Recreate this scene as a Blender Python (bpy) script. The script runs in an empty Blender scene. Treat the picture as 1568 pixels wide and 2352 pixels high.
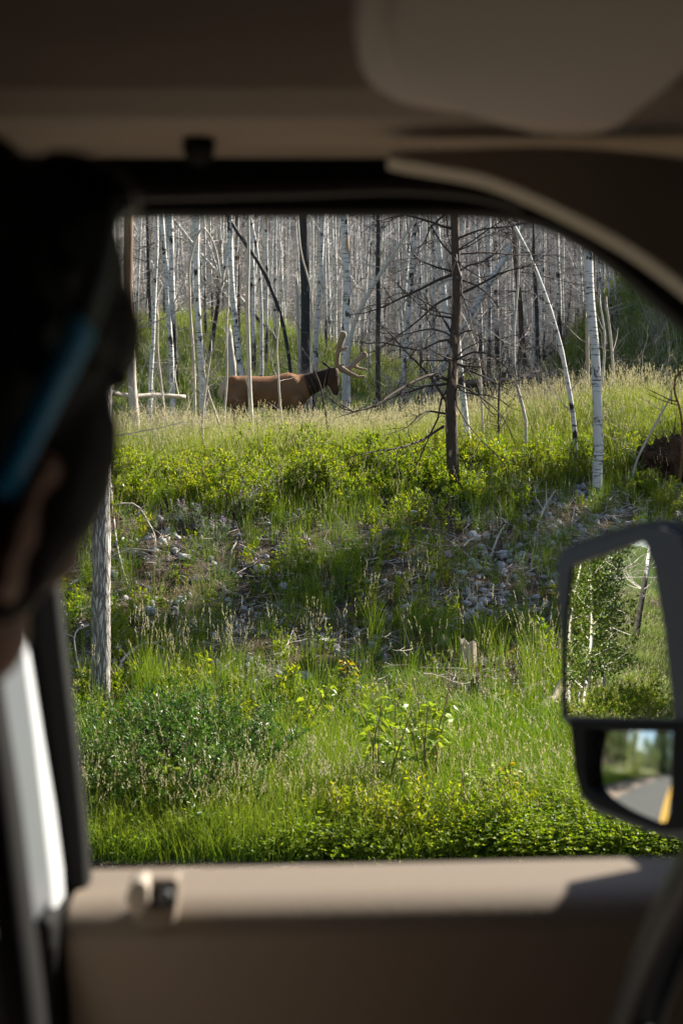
import bpy, bmesh, math, random
import numpy as np
from mathutils import Vector, Matrix, Euler

random.seed(7)
rng = np.random.default_rng(11)
SC = bpy.context.scene
COL = SC.collection
R = math.radians

# ------------------------------------------------------------------ camera, sky, sun, exposure
EYE = 1.9                       # camera height above the road
FPX = 3267.0                    # focal length in photo pixels (photo taken as 1568 x 2352)
cam_d = bpy.data.cameras.new('camera')
cam = bpy.data.objects.new('camera', cam_d)
COL.objects.link(cam)
cam.location = (0, 0, EYE)
cam.rotation_euler = (R(90), 0, 0)
cam_d.sensor_fit = 'VERTICAL'
cam_d.sensor_height = 36
cam_d.lens = 50
cam_d.clip_start = 0.02
cam_d.clip_end = 4000
cam_d.dof.use_dof = True
cam_d.dof.focus_distance = 14.0
cam_d.dof.aperture_fstop = 5.4
cam_d.dof.aperture_blades = 0
SC.camera = cam

SUN_AZ, SUN_EL = R(58), R(36)   # azimuth from +Y towards +X
world = bpy.data.worlds.new('World')
SC.world = world
world.use_nodes = True
wn = world.node_tree.nodes
wn.clear()
sky = wn.new('ShaderNodeTexSky')
sky.sky_type = 'NISHITA'
sky.sun_disc = False
sky.sun_elevation = SUN_EL
sky.sun_rotation = SUN_AZ
sky.air_density = 1.0
sky.dust_density = 1.0
bg = wn.new('ShaderNodeBackground')
bg.inputs['Strength'].default_value = 0.055
wo = wn.new('ShaderNodeOutputWorld')
world.node_tree.links.new(sky.outputs[0], bg.inputs[0])
world.node_tree.links.new(bg.outputs[0], wo.inputs[0])

sun_d = bpy.data.lights.new('sun', 'SUN')
sun_d.energy = 5.0
sun_d.angle = R(0.53)
sun_d.color = (1.0, 0.93, 0.80)
sun = bpy.data.objects.new('sun', sun_d)
COL.objects.link(sun)
sv = Vector((math.cos(SUN_EL) * math.sin(SUN_AZ), math.cos(SUN_EL) * math.cos(SUN_AZ), math.sin(SUN_EL)))
sun.rotation_euler = sv.to_track_quat('Z', 'Y').to_euler()
sun.location = sv * 60

vs = SC.view_settings
vs.view_transform = 'Standard'
vs.look = 'None'
vs.exposure = 1.65
vs.gamma = 1.0
vs.use_curve_mapping = False
SC.render.engine = 'CYCLES'
cy = SC.cycles
cy.use_denoising = True
cy.max_bounces = 7
cy.diffuse_bounces = 4
cy.glossy_bounces = 3
cy.transmission_bounces = 4
cy.transparent_max_bounces = 8
cy.volume_bounces = 0
cy.caustics_reflective = False
cy.caustics_refractive = False
cy.sample_clamp_indirect = 6.0

# ------------------------------------------------------------------ small maths
def m3(r):
    return r.to_matrix() if isinstance(r, Euler) else r.to_3x3()

def P(px, py, d):
    """the point seen at photo pixel (px, py) at depth d in front of the camera"""
    return Vector(((px - 784) / FPX * d, d, EYE + (1176 - py) / FPX * d))

def on_plane(px, py, p0, n):
    v = Vector(((px - 784) / FPX, 1.0, (1176 - py) / FPX))
    o = Vector((0, 0, EYE))
    return o + v * ((p0 - o).dot(n) / v.dot(n))

_T = rng.random((256, 256))
def vnoise(x, y, s=1.0, o=0):
    x = np.asarray(x, float) / s + 13.7 * o + 500
    y = np.asarray(y, float) / s + 7.3 * o + 500
    xi, yi = np.floor(x).astype(int), np.floor(y).astype(int)
    fx, fy = x - xi, y - yi
    fx, fy = fx * fx * (3 - 2 * fx), fy * fy * (3 - 2 * fy)
    a, b = _T[xi & 255, yi & 255], _T[(xi + 1) & 255, yi & 255]
    c, d = _T[xi & 255, (yi + 1) & 255], _T[(xi + 1) & 255, (yi + 1) & 255]
    return (a * (1 - fx) + b * fx) * (1 - fy) + (c * (1 - fx) + d * fx) * fy

_py = np.array([0, 7.0, 7.7, 8.5, 9.5, 10.5, 12, 14, 15.2, 16, 17, 18, 20, 22, 25, 28])
_pz = np.array([0, -.03, .0, .10, .24, .44, .88, 1.46, 1.84, 2.06, 2.30, 2.50, 2.74, 2.74, 2.72, 2.92])
_gy = np.arange(-2, 28.01, .1)
_gz = np.interp(_gy, _py, _pz)
_k = np.exp(-(np.arange(-8, 9) * .1 / .35) ** 2); _k /= _k.sum()
_gz = np.convolve(np.pad(_gz, 8, 'edge'), _k, 'valid')

def sstep(a, b, x):
    t = np.clip((np.asarray(x, float) - a) / (b - a), 0, 1)
    return t * t * (3 - 2 * t)

def H(x, y):
    x = np.asarray(x, float); y = np.asarray(y, float)
    z = np.interp(y, _gy, _gz)
    ang = x / np.maximum(y, 1)
    rise = np.minimum(np.maximum(y - 27.5, 0), 15.5)
    rise = np.where(rise < 4, rise * rise / 8, rise - 2)
    side = sstep(-.12, .10, ang)
    z = z + rise * (.36 - .17 * side) + np.maximum(y - 43, 0) * (.035 + .035 * side)
    z = z + .50 * sstep(.3, 4.0, x) * sstep(15.5, 20, y) * (1 - sstep(24, 30, y))
    # wooded mound at the right, in its own shade
    z = z + 5.2 * sstep(4.2, 9.5, x - (y - 27) * .10) * sstep(25.5, 33, y)
    z = z + (vnoise(x, y, 2.6, 1) - .5) * .26 * sstep(9, 13, y) + (vnoise(x, y, .8, 2) - .5) * .12 * sstep(8.5, 12, y)
    z = z + (vnoise(x, y, 9, 3) - .5) * 1.2 * sstep(24, 40, y)
    return z

def h1(x, y):
    return float(H(x, y))

def hit(px, py, lo=7.2, hi=60):
    """where the line of sight through a photo pixel meets the ground"""
    ds = np.arange(lo, hi, .05)
    x = (px - 784) / FPX * ds
    z = EYE + (1176 - py) / FPX * ds
    g = H(x, ds)
    i = np.argmax(z <= g)
    if not (z <= g).any():
        i = len(ds) - 1
    return Vector((x[i], ds[i], g[i]))

# ------------------------------------------------------------------ mesh building
class MB:
    def __init__(s):
        s.v, s.f, s.m, s.n = [], [], [], 0
        s.h = []
    def add(s, v, f, m=0, h=None):
        v = np.asarray(v, float).reshape(-1, 3)
        for q in f:
            s.f.append([i + s.n for i in q]); s.m.append(m)
        s.v.append(v); s.n += len(v)
        s.h.append(np.zeros(len(v)) if h is None else np.asarray(h, float))
    def tube(s, pts, rad, sides=6, m=0, cap=True, jitter=0.0):
        pts = np.asarray([tuple(p) for p in pts], float)
        n = len(pts)
        rad = np.broadcast_to(np.asarray(rad, float), (n,))
        t = np.gradient(pts, axis=0)
        t /= np.linalg.norm(t, axis=1)[:, None] + 1e-9
        ref = np.array([1., 0, 0]) if abs(t[0][0]) < .8 else np.array([0, 1., 0])
        u = np.cross(t, ref); u /= np.linalg.norm(u, axis=1)[:, None] + 1e-9
        w = np.cross(t, u)
        a = np.arange(sides) / sides * 2 * math.pi
        ring = np.cos(a)[None, :, None] * u[:, None, :] + np.sin(a)[None, :, None] * w[:, None, :]
        rr = np.broadcast_to(rad[:, None], (n, sides))
        if jitter:
            rr = rr * (1 + rng.normal(0, jitter, (n, sides)))
        v = pts[:, None, :] + ring * rr[:, :, None]
        f = []
        for i in range(n - 1):
            for j in range(sides):
                k = (j + 1) % sides
                f.append((i * sides + j, i * sides + k, (i + 1) * sides + k, (i + 1) * sides + j))
        if cap:
            f.append(tuple(range(sides))[::-1])
            f.append(tuple((n - 1) * sides + j for j in range(sides)))
        s.add(v.reshape(-1, 3), f, m)
    def box(s, c, d, m=0, rot=None):
        c = np.asarray(c, float); d = np.asarray(d, float) / 2
        v = np.array([[i, j, k] for i in (-1, 1) for j in (-1, 1) for k in (-1, 1)]) * d
        if rot is not None:
            v = v @ np.array(m3(rot)).T
        s.add(v + c, [(0, 1, 3, 2), (4, 6, 7, 5), (0, 4, 5, 1), (2, 3, 7, 6), (0, 2, 6, 4), (1, 5, 7, 3)], m)
    def mesh(s, name, mats, smooth=True):
        me = bpy.data.meshes.new(name)
        v = np.concatenate(s.v) if s.v else np.zeros((0, 3))
        me.vertices.add(len(v)); me.vertices.foreach_set('co', v.ravel())
        ln = np.array([len(q) for q in s.f], np.int32)
        li = np.fromiter((i for q in s.f for i in q), np.int32)
        me.loops.add(len(li)); me.loops.foreach_set('vertex_index', li)
        me.polygons.add(len(ln))
        st = np.zeros(len(ln), np.int32); st[1:] = np.cumsum(ln)[:-1]
        me.polygons.foreach_set('loop_start', st)
        me.polygons.foreach_set('material_index', np.array(s.m, np.int32))
        me.polygons.foreach_set('use_smooth', np.full(len(ln), smooth))
        if any(h.any() for h in s.h):
            at = me.attributes.new('along', 'FLOAT', 'POINT')
            at.data.foreach_set('value', np.concatenate(s.h).astype(np.float32))
        for m in (mats if isinstance(mats, (list, tuple)) else [mats]):
            me.materials.append(m)
        me.update(); me.validate()
        return me
    def build(s, name, mats, parent=None, loc=None, smooth=True):
        return place(name, s.mesh(name, mats, smooth), parent, loc)

def place(name, me, parent=None, loc=None, rot=None, scale=None):
    o = bpy.data.objects.new(name, me)
    COL.objects.link(o)
    if name in ('branches', 'foliage', 'crown', 'stems', 'roots', 'blossoms', 'blossom'): o['kind'] = 'stuff'
    if parent is not None: o.parent = parent
    if loc is not None: o.location = loc
    if rot is not None: o.rotation_euler = rot
    if scale is not None: o.scale = (scale,) * 3 if isinstance(scale, (int, float)) else scale
    return o

def tag(o, label=None, cat=None, group=None, kind=None):
    if label: o['label'] = label
    if cat: o['category'] = cat
    if group: o['group'] = group
    if kind: o['kind'] = kind
    return o

def empty(name, loc=(0, 0, 0), label=None, cat=None, group=None, rz=0):
    o = bpy.data.objects.new(name, None)
    o.empty_display_size = .1
    COL.objects.link(o)
    o.location = loc
    o.rotation_euler = (0, 0, rz)
    return tag(o, label, cat, group)

def copy_thing(root, loc, rot=(0, 0, 0), scale=1.0, label=None):
    r = root.copy(); COL.objects.link(r)
    r.location = loc; r.rotation_euler = rot
    r.scale = (scale,) * 3
    if label: r['label'] = label
    for ch in list(root.children):
        c = ch.copy(); COL.objects.link(c); c.parent = r
    return r

def solid(name, mb, mats, parent=None, voxel=.01, smooth=6, loc=None, dec=None):
    """one continuous surface out of overlapping closed pieces"""
    tmp = mb.build(name + '_t', mats)
    m = tmp.modifiers.new('r', 'REMESH'); m.mode = 'VOXEL'; m.voxel_size = voxel; m.use_smooth_shade = True
    k = tmp.modifiers.new('s', 'SMOOTH'); k.factor = .5; k.iterations = smooth
    if dec:
        d = tmp.modifiers.new('d', 'DECIMATE'); d.ratio = dec
    dg = bpy.context.evaluated_depsgraph_get()
    me = bpy.data.meshes.new_from_object(tmp.evaluated_get(dg))
    me.name = name
    old = tmp.data
    bpy.data.objects.remove(tmp); bpy.data.meshes.remove(old)
    me.polygons.foreach_set('use_smooth', np.full(len(me.polygons), True))
    if not me.materials:
        for q in (mats if isinstance(mats, (list, tuple)) else [mats]): me.materials.append(q)
    return place(name, me, parent, loc)

def ellipsoid(mb, c, r, rot=None, m=0, nu=14, nv=10):
    v, f = [], []
    for i in range(nv + 1):
        th = math.pi * (i + .0) / nv
        th = min(max(th, .02), math.pi - .02)
        for j in range(nu):
            ph = 2 * math.pi * j / nu
            v.append((r[0] * math.sin(th) * math.cos(ph), r[1] * math.sin(th) * math.sin(ph), r[2] * math.cos(th)))
    for i in range(nv):
        for j in range(nu):
            k = (j + 1) % nu
            f.append((i * nu + j, (i + 1) * nu + j, (i + 1) * nu + k, i * nu + k))
    f.append(tuple(range(nu))); f.append(tuple(nv * nu + j for j in range(nu))[::-1])
    v = np.array(v)
    if rot is not None: v = v @ np.array(m3(rot)).T
    mb.add(v + np.asarray(tuple(c)), f, m)

def rings(mb, secs, n=16, m=0):
    """closed loft through elliptical sections: (centre, half width, half height, in-plane axes u, w)"""
    v = []
    for c, a, b, u, w in secs:
        c, u, w = (np.array(tuple(q), float) for q in (c, u, w))
        for j in range(n):
            t = 2 * math.pi * j / n
            v.append(c + u * a * math.cos(t) + w * b * math.sin(t))
    f = []
    for i in range(len(secs) - 1):
        for j in range(n):
            k = (j + 1) % n
            f.append((i * n + j, i * n + k, (i + 1) * n + k, (i + 1) * n + j))
    f.append(tuple(range(n))[::-1]); f.append(tuple((len(secs) - 1) * n + j for j in range(n)))
    mb.add(np.array(v), f, m)

# ------------------------------------------------------------------ materials
class NT:
    def __init__(s, name):
        s.mat = bpy.data.materials.new(name)
        s.mat.use_nodes = True
        s.nt = s.mat.node_tree
        s.nt.nodes.clear()
        s.out = s.n('ShaderNodeOutputMaterial')
    def n(s, t, **kw):
        nd = s.nt.nodes.new(t)
        for k, v in kw.items():
            if k.startswith('i_'):
                key = k[2:]
                key = int(key) if key.isdigit() else key
                s.put(nd.inputs[key], v)
            else:
                setattr(nd, k, v)
        return nd
    def put(s, sock, v):
        if isinstance(v, bpy.types.NodeSocket): s.nt.links.new(v, sock)
        else: sock.default_value = v
    def coord(s, scale=(1, 1, 1), kind='Object'):
        tc = s.n('ShaderNodeTexCoord')
        mp = s.n('ShaderNodeMapping')
        s.nt.links.new(tc.outputs[kind], mp.inputs[0])
        mp.inputs['Scale'].default_value = scale
        return mp.outputs[0]
    def noise(s, vec, scale=5, detail=4, rough=.6):
        return s.n('ShaderNodeTexNoise', i_Vector=vec, i_Scale=scale, i_Detail=detail, i_Roughness=rough).outputs['Fac']
    def ramp(s, fac, stops, interp='LINEAR'):
        r = s.n('ShaderNodeValToRGB')
        r.color_ramp.interpolation = interp
        e = r.color_ramp.elements
        while len(e) < len(stops): e.new(.5)
        for q, (p, c) in zip(e, stops):
            q.position = p
            q.color = (c, c, c, 1) if isinstance(c, (int, float)) else (*c, 1)
        s.put(r.inputs[0], fac)
        return r.outputs[0]
    def mix(s, fac, a, b, blend='MIX'):
        m = s.n('ShaderNodeMix', data_type='RGBA', blend_type=blend)
        s.put(m.inputs[0], fac)
        for i, q in ((6, a), (7, b)):
            s.put(m.inputs[i], q if isinstance(q, bpy.types.NodeSocket) else (*q, 1))
        return m.outputs[2]
    def math(s, op, a, b=0.0):
        m = s.n('ShaderNodeMath', operation=op)
        s.put(m.inputs[0], a); s.put(m.inputs[1], b)
        return m.outputs[0]
    def rand(s):
        return s.n('ShaderNodeObjectInfo').outputs['Random']
    def bump(s, h, strength=.5, dist=.02):
        return s.n('ShaderNodeBump', i_Height=h, i_Strength=strength, i_Distance=dist).outputs[0]
    def surf(s, col, rough=.8, normal=None, spec=.3, metal=0.0, **kw):
        p = s.n('ShaderNodeBsdfPrincipled')
        s.put(p.inputs['Base Color'], col if isinstance(col, bpy.types.NodeSocket) else (*col, 1))
        s.put(p.inputs['Roughness'], rough)
        p.inputs['Specular IOR Level'].default_value = spec
        p.inputs['Metallic'].default_value = metal
        if normal is not None: s.put(p.inputs['Normal'], normal)
        for k, v in kw.items(): p.inputs[k].default_value = v
        return p.outputs[0]
    def done(s, shader):
        s.nt.links.new(shader, s.out.inputs[0])
        return s.mat

def plain(name, col, rough=.7, spec=.3, grain=0.0, gscale=60, metal=0.0, bump=0.0):
    t = NT(name)
    c = col
    nrm = None
    if grain or bump:
        f = t.noise(t.coord(), gscale, 3)
        if grain:
            c = t.mix(f, tuple(q * (1 - grain) for q in col), tuple(min(1, q * (1 + grain)) for q in col))
        if bump:
            nrm = t.bump(f, bump, .004)
    return t.done(t.surf(c, rough, nrm, spec, metal))

def leafy(name, cols, tr=.45, rough=.5, tint=(1.15, 1.1, .55), spec=.35, along=None):
    """leaf or blade: reflects and lets light through; colour varies from plant to plant and leaf to leaf"""
    t = NT(name)
    r = t.rand()
    n = t.noise(t.n('ShaderNodeNewGeometry').outputs['Position'], 2.1, 2)
    nf = t.n('ShaderNodeTexWhiteNoise', noise_dimensions='3D')
    isl = t.n('ShaderNodeNewGeometry').outputs['Random Per Island']
    f = t.math('ADD', t.math('MULTIPLY', isl, .55), t.math('ADD', t.math('MULTIPLY', r, .25), t.math('MULTIPLY', n, .35)))
    k = len(cols)
    c = t.ramp(f, [(.12 + .86 * i / max(k - 1, 1), q) for i, q in enumerate(cols)])
    if along:
        a = t.n('ShaderNodeAttribute', attribute_name='along').outputs['Fac']
        c = t.mix(t.ramp(a, [(along[0], 0), (along[1], 1)]), c, along[2])
    d = t.surf(c, rough, None, spec)
    tc = t.mix(1.0, c, tint, 'MULTIPLY')
    tl = t.n('ShaderNodeBsdfTranslucent'); t.put(tl.inputs[0], tc)
    m = t.n('ShaderNodeMixShader'); m.inputs[0].default_value = tr
    t.nt.links.new(d, m.inputs[1]); t.nt.links.new(tl.outputs[0], m.inputs[2])
    return t.done(m.outputs[0])

M = {}
def bark_pale(scorch=.80, name='pale_aspen_bark'):
    t = NT(name)
    r = t.rand()
    off = t.n('ShaderNodeVectorMath', operation='ADD')
    t.put(off.inputs[0], t.coord((1, 1, 1)))
    cmb = t.n('ShaderNodeCombineXYZ'); t.put(cmb.inputs[0], t.math('MULTIPLY', r, 37.)); t.put(cmb.inputs[2], t.math('MULTIPLY', r, 91.))
    t.put(off.inputs[1], cmb.outputs[0])
    v = off.outputs[0]
    def sc(s):
        m = t.n('ShaderNodeMapping'); t.put(m.inputs[0], v); m.inputs['Scale'].default_value = s
        return m.outputs[0]
    base = t.mix(t.noise(sc((2, 2, .6)), 3, 4), (.46, .44, .415), (.74, .725, .70))
    lent = t.ramp(t.noise(sc((2.2, 2.2, 16)), 2.2, 4, .7), [(.545, 0), (.62, 1)])
    c = t.mix(lent, base, (.055, .047, .042))
    knot = t.ramp(t.noise(sc((4, 4, 3.2)), 1.7, 3, .55), [(.585, 0), (.64, 1)])
    c = t.mix(knot, c, (.03, .026, .024))
    # fire scorch rising from the foot of the trunk
    z = t.n('ShaderNodeSeparateXYZ'); t.put(z.inputs[0], t.coord())
    hgt = t.math('ADD', z.outputs[2], t.math('MULTIPLY', t.noise(sc((3, 3, .8)), 2, 3), -3.2))
    hgt = t.math('ADD', hgt, t.math('MULTIPLY', r, -1.4))
    c = t.mix(t.ramp(t.math('ADD', t.math('MULTIPLY', hgt, .25), scorch), [(.42, 1), (.55, 0)]), c, (.03, .027, .025))
    peel = t.ramp(t.noise(sc((1.5, 1.5, .5)), 1.6, 2, .5), [(.68, 0), (.72, 1)])
    c = t.mix(peel, c, (.36, .25, .17))
    b = t.bump(t.noise(sc((5, 5, 14)), 6, 4), .5, .015)
    return t.done(t.surf(c, .75, b, .25))
M['pale'] = bark_pale()
M['pale_clean'] = bark_pale(1.35, 'clean_aspen_bark')

def bark_rough():
    t = NT('furrowed_grey_bark')
    v = t.coord((1, 1, .13))
    vo = t.n('ShaderNodeTexVoronoi', feature='DISTANCE_TO_EDGE'); 
    dis = t.n('ShaderNodeVectorMath', operation='ADD')
    nz = t.n('ShaderNodeTexNoise', i_Vector=v, i_Scale=20., i_Detail=5.)
    sc_ = t.n('ShaderNodeVectorMath', operation='SCALE'); t.put(sc_.inputs[0], nz.outputs['Color']); sc_.inputs['Scale'].default_value = .055
    t.put(dis.inputs[0], v); t.put(dis.inputs[1], sc_.outputs[0])
    t.put(vo.inputs['Vector'], dis.outputs[0]); vo.inputs['Scale'].default_value = 60
    h = t.ramp(vo.outputs[0], [(.0, 0), (.20, 1)])
    n2 = t.noise(t.coord((1, 1, .3)), 40, 5, .7)
    c = t.mix(h, (.17, .15, .13), t.mix(n2, (.38, .35, .32), (.64, .61, .58)))
    pt = t.ramp(t.noise(t.coord(), 5, 3), [(.5, 0), (.64, 1)])
    c = t.mix(t.math('MULTIPLY', pt, .5), c, (.50, .44, .38))
    b = t.bump(t.math('ADD', h, t.math('MULTIPLY', n2, .6)), 1.0, .02)
    return t.done(t.surf(c, .9, b, .15))
M['rough'] = bark_rough()

def bark_dark():
    t = NT('flaking_dark_bark')
    v = t.coord((1, 1, .5))
    n = t.noise(v, 26, 5, .7)
    c = t.mix(n, (.028, .021, .017), (.115, .080, .058))
    pe = t.ramp(t.noise(t.coord((1.6, 1.6, .55)), 6.5, 3, .5), [(.60, 0), (.63, 1)])
    c = t.mix(pe, c, t.mix(n, (.30, .20, .13), (.50, .38, .28)))
    b = t.bump(t.math('SUBTRACT', n, t.math('MULTIPLY', pe, .5)), .9, .02)
    return t.done(t.surf(c, .85, b, .25))
M['dark'] = bark_dark()

def bark_char():
    t = NT('charred_bark')
    v = t.coord((1, 1, .35))
    n = t.noise(v, 22, 5, .7)
    c = t.mix(n, (.008, .008, .009), (.045, .042, .042))
    ash = t.ramp(t.noise(t.coord((1, 1, .8)), 9, 4), [(.62, 0), (.70, 1)])
    c = t.mix(ash, c, (.22, .20, .18))
    return t.done(t.surf(c, .7, t.bump(n, .9, .02), .35))
M['char'] = bark_char()

def bark_brown():
    t = NT('bare_weathered_trunk')
    v = t.coord((1, 1, .12))
    n = t.noise(v, 30, 4, .6)
    z = t.n('ShaderNodeSeparateXYZ'); t.put(z.inputs[0], t.coord())
    up = t.ramp(t.math('ADD', t.math('MULTIPLY', z.outputs[2], .2), t.math('MULTIPLY', t.noise(t.coord((3, 3, 1)), 2, 3), .25)), [(.36, 0), (.44, 1)])
    c = t.mix(up, t.mix(n, (.34, .28, .23), (.58, .52, .46)), t.mix(n, (.085, .05, .032), (.24, .145, .085)))
    return t.done(t.surf(c, .75, t.bump(n, .5, .01), .25))
M['brown'] = bark_brown()
M['silver'] = plain('silvered_dead_wood', (.46, .42, .37), .8, .2, .38, 22, bump=.5)
M['twig'] = plain('grey_twigs', (.40, .35, .345), .85, .15, .45, 3.0)
M['twig_dark'] = plain('dark_twigs', (.060, .045, .040), .85, .2, .45, 3.0)
M['twig_pale'] = plain('pale_sticks', (.46, .40, .34), .85, .15, .45, 5.0)
M['cutwood'] = plain('split_pale_wood', (.40, .325, .25), .8, .2, .45, 30, bump=.5)
M['rust'] = plain('rust_brown_twigs', (.17, .085, .045), .9, .1, .5, 4.0)

def grass(name, cols, tip, tr=.45):
    return leafy(name, cols, tr, .5, (1.12, 1.08, .50), along=(.35, 1.0, tip))
M['grass'] = grass('verge_grass', [(.050, .120, .008), (.095, .185, .012), (.15, .24, .018), (.22, .27, .035)], (.20, .27, .03))
M['grass_pale'] = grass('meadow_grass', [(.080, .150, .014), (.14, .215, .022), (.21, .27, .035), (.29, .31, .08)], (.25, .29, .065))
M['grass_hill'] = grass('hillside_grass', [(.075, .14, .024), (.12, .20, .036), (.18, .24, .055), (.28, .28, .10)], (.23, .26, .085))
M['grass_lush'] = grass('lush_grass', [(.038, .11, .008), (.075, .18, .012), (.13, .24, .018), (.20, .27, .025)], (.16, .25, .022))
M['straw'] = leafy('dry_seed_heads', [(.38, .34, .17), (.52, .46, .27), (.44, .37, .24)], .3, .7, (1, 1, .9))
M['willow'] = leafy('yellow_green_leaves', [(.070, .150, .010), (.14, .24, .014), (.24, .31, .018), (.38, .36, .024)], .58, .45, (1.15, 1.05, .38))
M['bush'] = leafy('small_dark_leaves', [(.022, .075, .012), (.045, .12, .016), (.085, .17, .024), (.15, .21, .035)], .35, .4, (1.1, 1.1, .5))
M['needle'] = leafy('spruce_needles', [(.018, .040, .014), (.032, .060, .020), (.05, .08, .028)], .15, .6, (1, 1, .6))
M['clover'] = leafy('bright_clover_leaves', [(.060, .125, .012), (.11, .19, .016), (.20, .28, .02), (.30, .33, .03)], .6, .5, (1.15, 1.1, .35))
M['poplar'] = leafy('poplar_leaves', [(.040, .085, .018), (.072, .125, .020), (.115, .165, .026), (.165, .185, .032)], .42, .35, (1.2, 1.1, .4), .5)
M['sprout'] = leafy('young_poplar_leaves', [(.08, .18, .022), (.15, .27, .025), (.26, .34, .03), (.40, .38, .05)], .5, .35, (1.15, 1.05, .45), .5)
M['lupine'] = leafy('silvery_green_leaves', [(.12, .18, .10), (.19, .25, .15), (.25, .30, .19)], .35, .6, (1, 1, .7))
M['purple'] = leafy('purple_petals', [(.28, .20, .36), (.40, .30, .48), (.46, .36, .42)], .4, .6, (1, .9, 1))
M['white'] = leafy('white_petals', [(.66, .66, .60), (.80, .80, .76)], .3, .6, (1, 1, 1))
M['yellow'] = leafy('yellow_leaves', [(.42, .34, .02), (.55, .42, .03), (.50, .22, .03)], .45, .5, (1, .9, .4))
M['stem'] = plain('reddish_green_stems', (.17, .13, .055), .7, .3, .4, 8.0)

def ground_mat():
    t = NT('bank_soil')
    v = t.coord()
    n1 = t.noise(v, 5.5, 6, .65)
    n2 = t.noise(v, 38, 5, .7)
    n3 = t.noise(v, .55, 3, .5)
    soil = t.mix(n2, (.022, .014, .010), (.110, .072, .050))
    soil = t.mix(t.ramp(n1, [(.45, 0), (.62, 1)]), soil, t.mix(n2, (.050, .038, .028), (.19, .15, .115)))
    vo = t.n('ShaderNodeTexVoronoi', i_Vector=v, i_Scale=34.)
    peb = t.math('MULTIPLY', t.ramp(vo.outputs['Distance'], [(.18, 1), (.30, 0)]), t.ramp(n1, [(.44, 0), (.52, 1)]))
    soil = t.mix(t.math('MULTIPLY', peb, .75), soil, t.mix(vo.outputs['Color'], (.28, .27, .255), (.45, .44, .42)))
    green = t.mix(n2, (.030, .055, .012), (.10, .13, .03))
    sep = t.n('ShaderNodeSeparateXYZ'); t.put(sep.inputs[0], v)
    far = t.ramp(t.math('ADD', t.math('MULTIPLY', sep.outputs[1], .02), t.math('MULTIPLY', n1, .06)), [(.37, 0), (.44, 1)])
    near = t.ramp(t.math('ADD', t.math('MULTIPLY', sep.outputs[1], .02), t.math('MULTIPLY', n1, .05)), [(.19, 0), (.235, 1)])
    nearg = t.math('SUBTRACT', 1.0, near)
    edge = t.ramp(t.math('ADD', t.math('MULTIPLY', sep.outputs[1], .1), t.math('MULTIPLY', n1, .04)), [(.785, 0), (.80, 1)])
    c = t.mix(t.math('MULTIPLY', nearg, edge), soil, green)
    c = t.mix(far, c, t.mix(n3, (.05, .095, .016), (.12, .15, .035)))
    b = t.bump(t.math('ADD', n2, t.math('MULTIPLY', peb, .5)), .9, .03)
    return t.done(t.surf(c, .95, b, .1))
M['ground'] = ground_mat()

def stone_mat():
    t = NT('pale_limestone')
    v = t.coord()
    r = t.rand()
    n = t.noise(v, 14, 5, .65)
    c = t.mix(n, (.38, .375, .37), (.70, .69, .68))
    c = t.mix(t.ramp(r, [(.5, 0), (.95, .6)]), c, (.30, .235, .19))
    c = t.mix(t.ramp(t.noise(v, 5, 3), [(.55, 0), (.7, .8)]), c, (.14, .135, .115))
    return t.done(t.surf(c, .85, t.bump(n, .7, .03), .25))
M['stone'] = stone_mat()

def asphalt():
    t = NT('road_asphalt')
    v = t.coord()
    c = t.mix(t.noise(v, 90, 3, .8), (.050, .049, .048), (.11, .108, .104))
    c = t.mix(t.math('MULTIPLY', t.noise(v, .7, 4), .5), c, (.12, .117, .112))
    return t.done(t.surf(c, .85, t.bump(t.noise(v, 120, 2), .3, .004), .3))
M['asphalt'] = asphalt()
M['line'] = plain('yellow_road_paint', (.62, .36, .04), .7, .3, .18, 30)
M['gravel'] = plain('shoulder_gravel', (.21, .17, .135), .95, .1, .55, 55, bump=.9)

# ------------------------------------------------------------------ the setting: ground, road, hills
def axis(parts):
    out = []
    for a, b, st in parts:
        out.extend(np.arange(a, b, st))
    out.append(parts[-1][1])
    return np.array(out)

def grid(name, xs, ys, zf, mats, kind='structure', smooth=True):
    X, Y = np.meshgrid(xs, ys)
    Z = zf(X, Y)
    n, m = X.shape
    v = np.stack([X, Y, Z], -1).reshape(-1, 3)
    idx = np.arange(n * m).reshape(n, m)
    q = np.stack([idx[:-1, :-1], idx[:-1, 1:], idx[1:, 1:], idx[1:, :-1]], -1).reshape(-1, 4)
    me = bpy.data.meshes.new(name)
    me.vertices.add(len(v)); me.vertices.foreach_set('co', v.ravel())
    me.loops.add(q.size); me.loops.foreach_set('vertex_index', q.ravel().astype(np.int32))
    me.polygons.add(len(q)); me.polygons.foreach_set('loop_start', np.arange(0, q.size, 4, dtype=np.int32))
    me.polygons.foreach_set('use_smooth', np.full(len(q), smooth))
    me.materials.append(mats); me.update()
    return tag(place(name, me), kind=kind)

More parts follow.
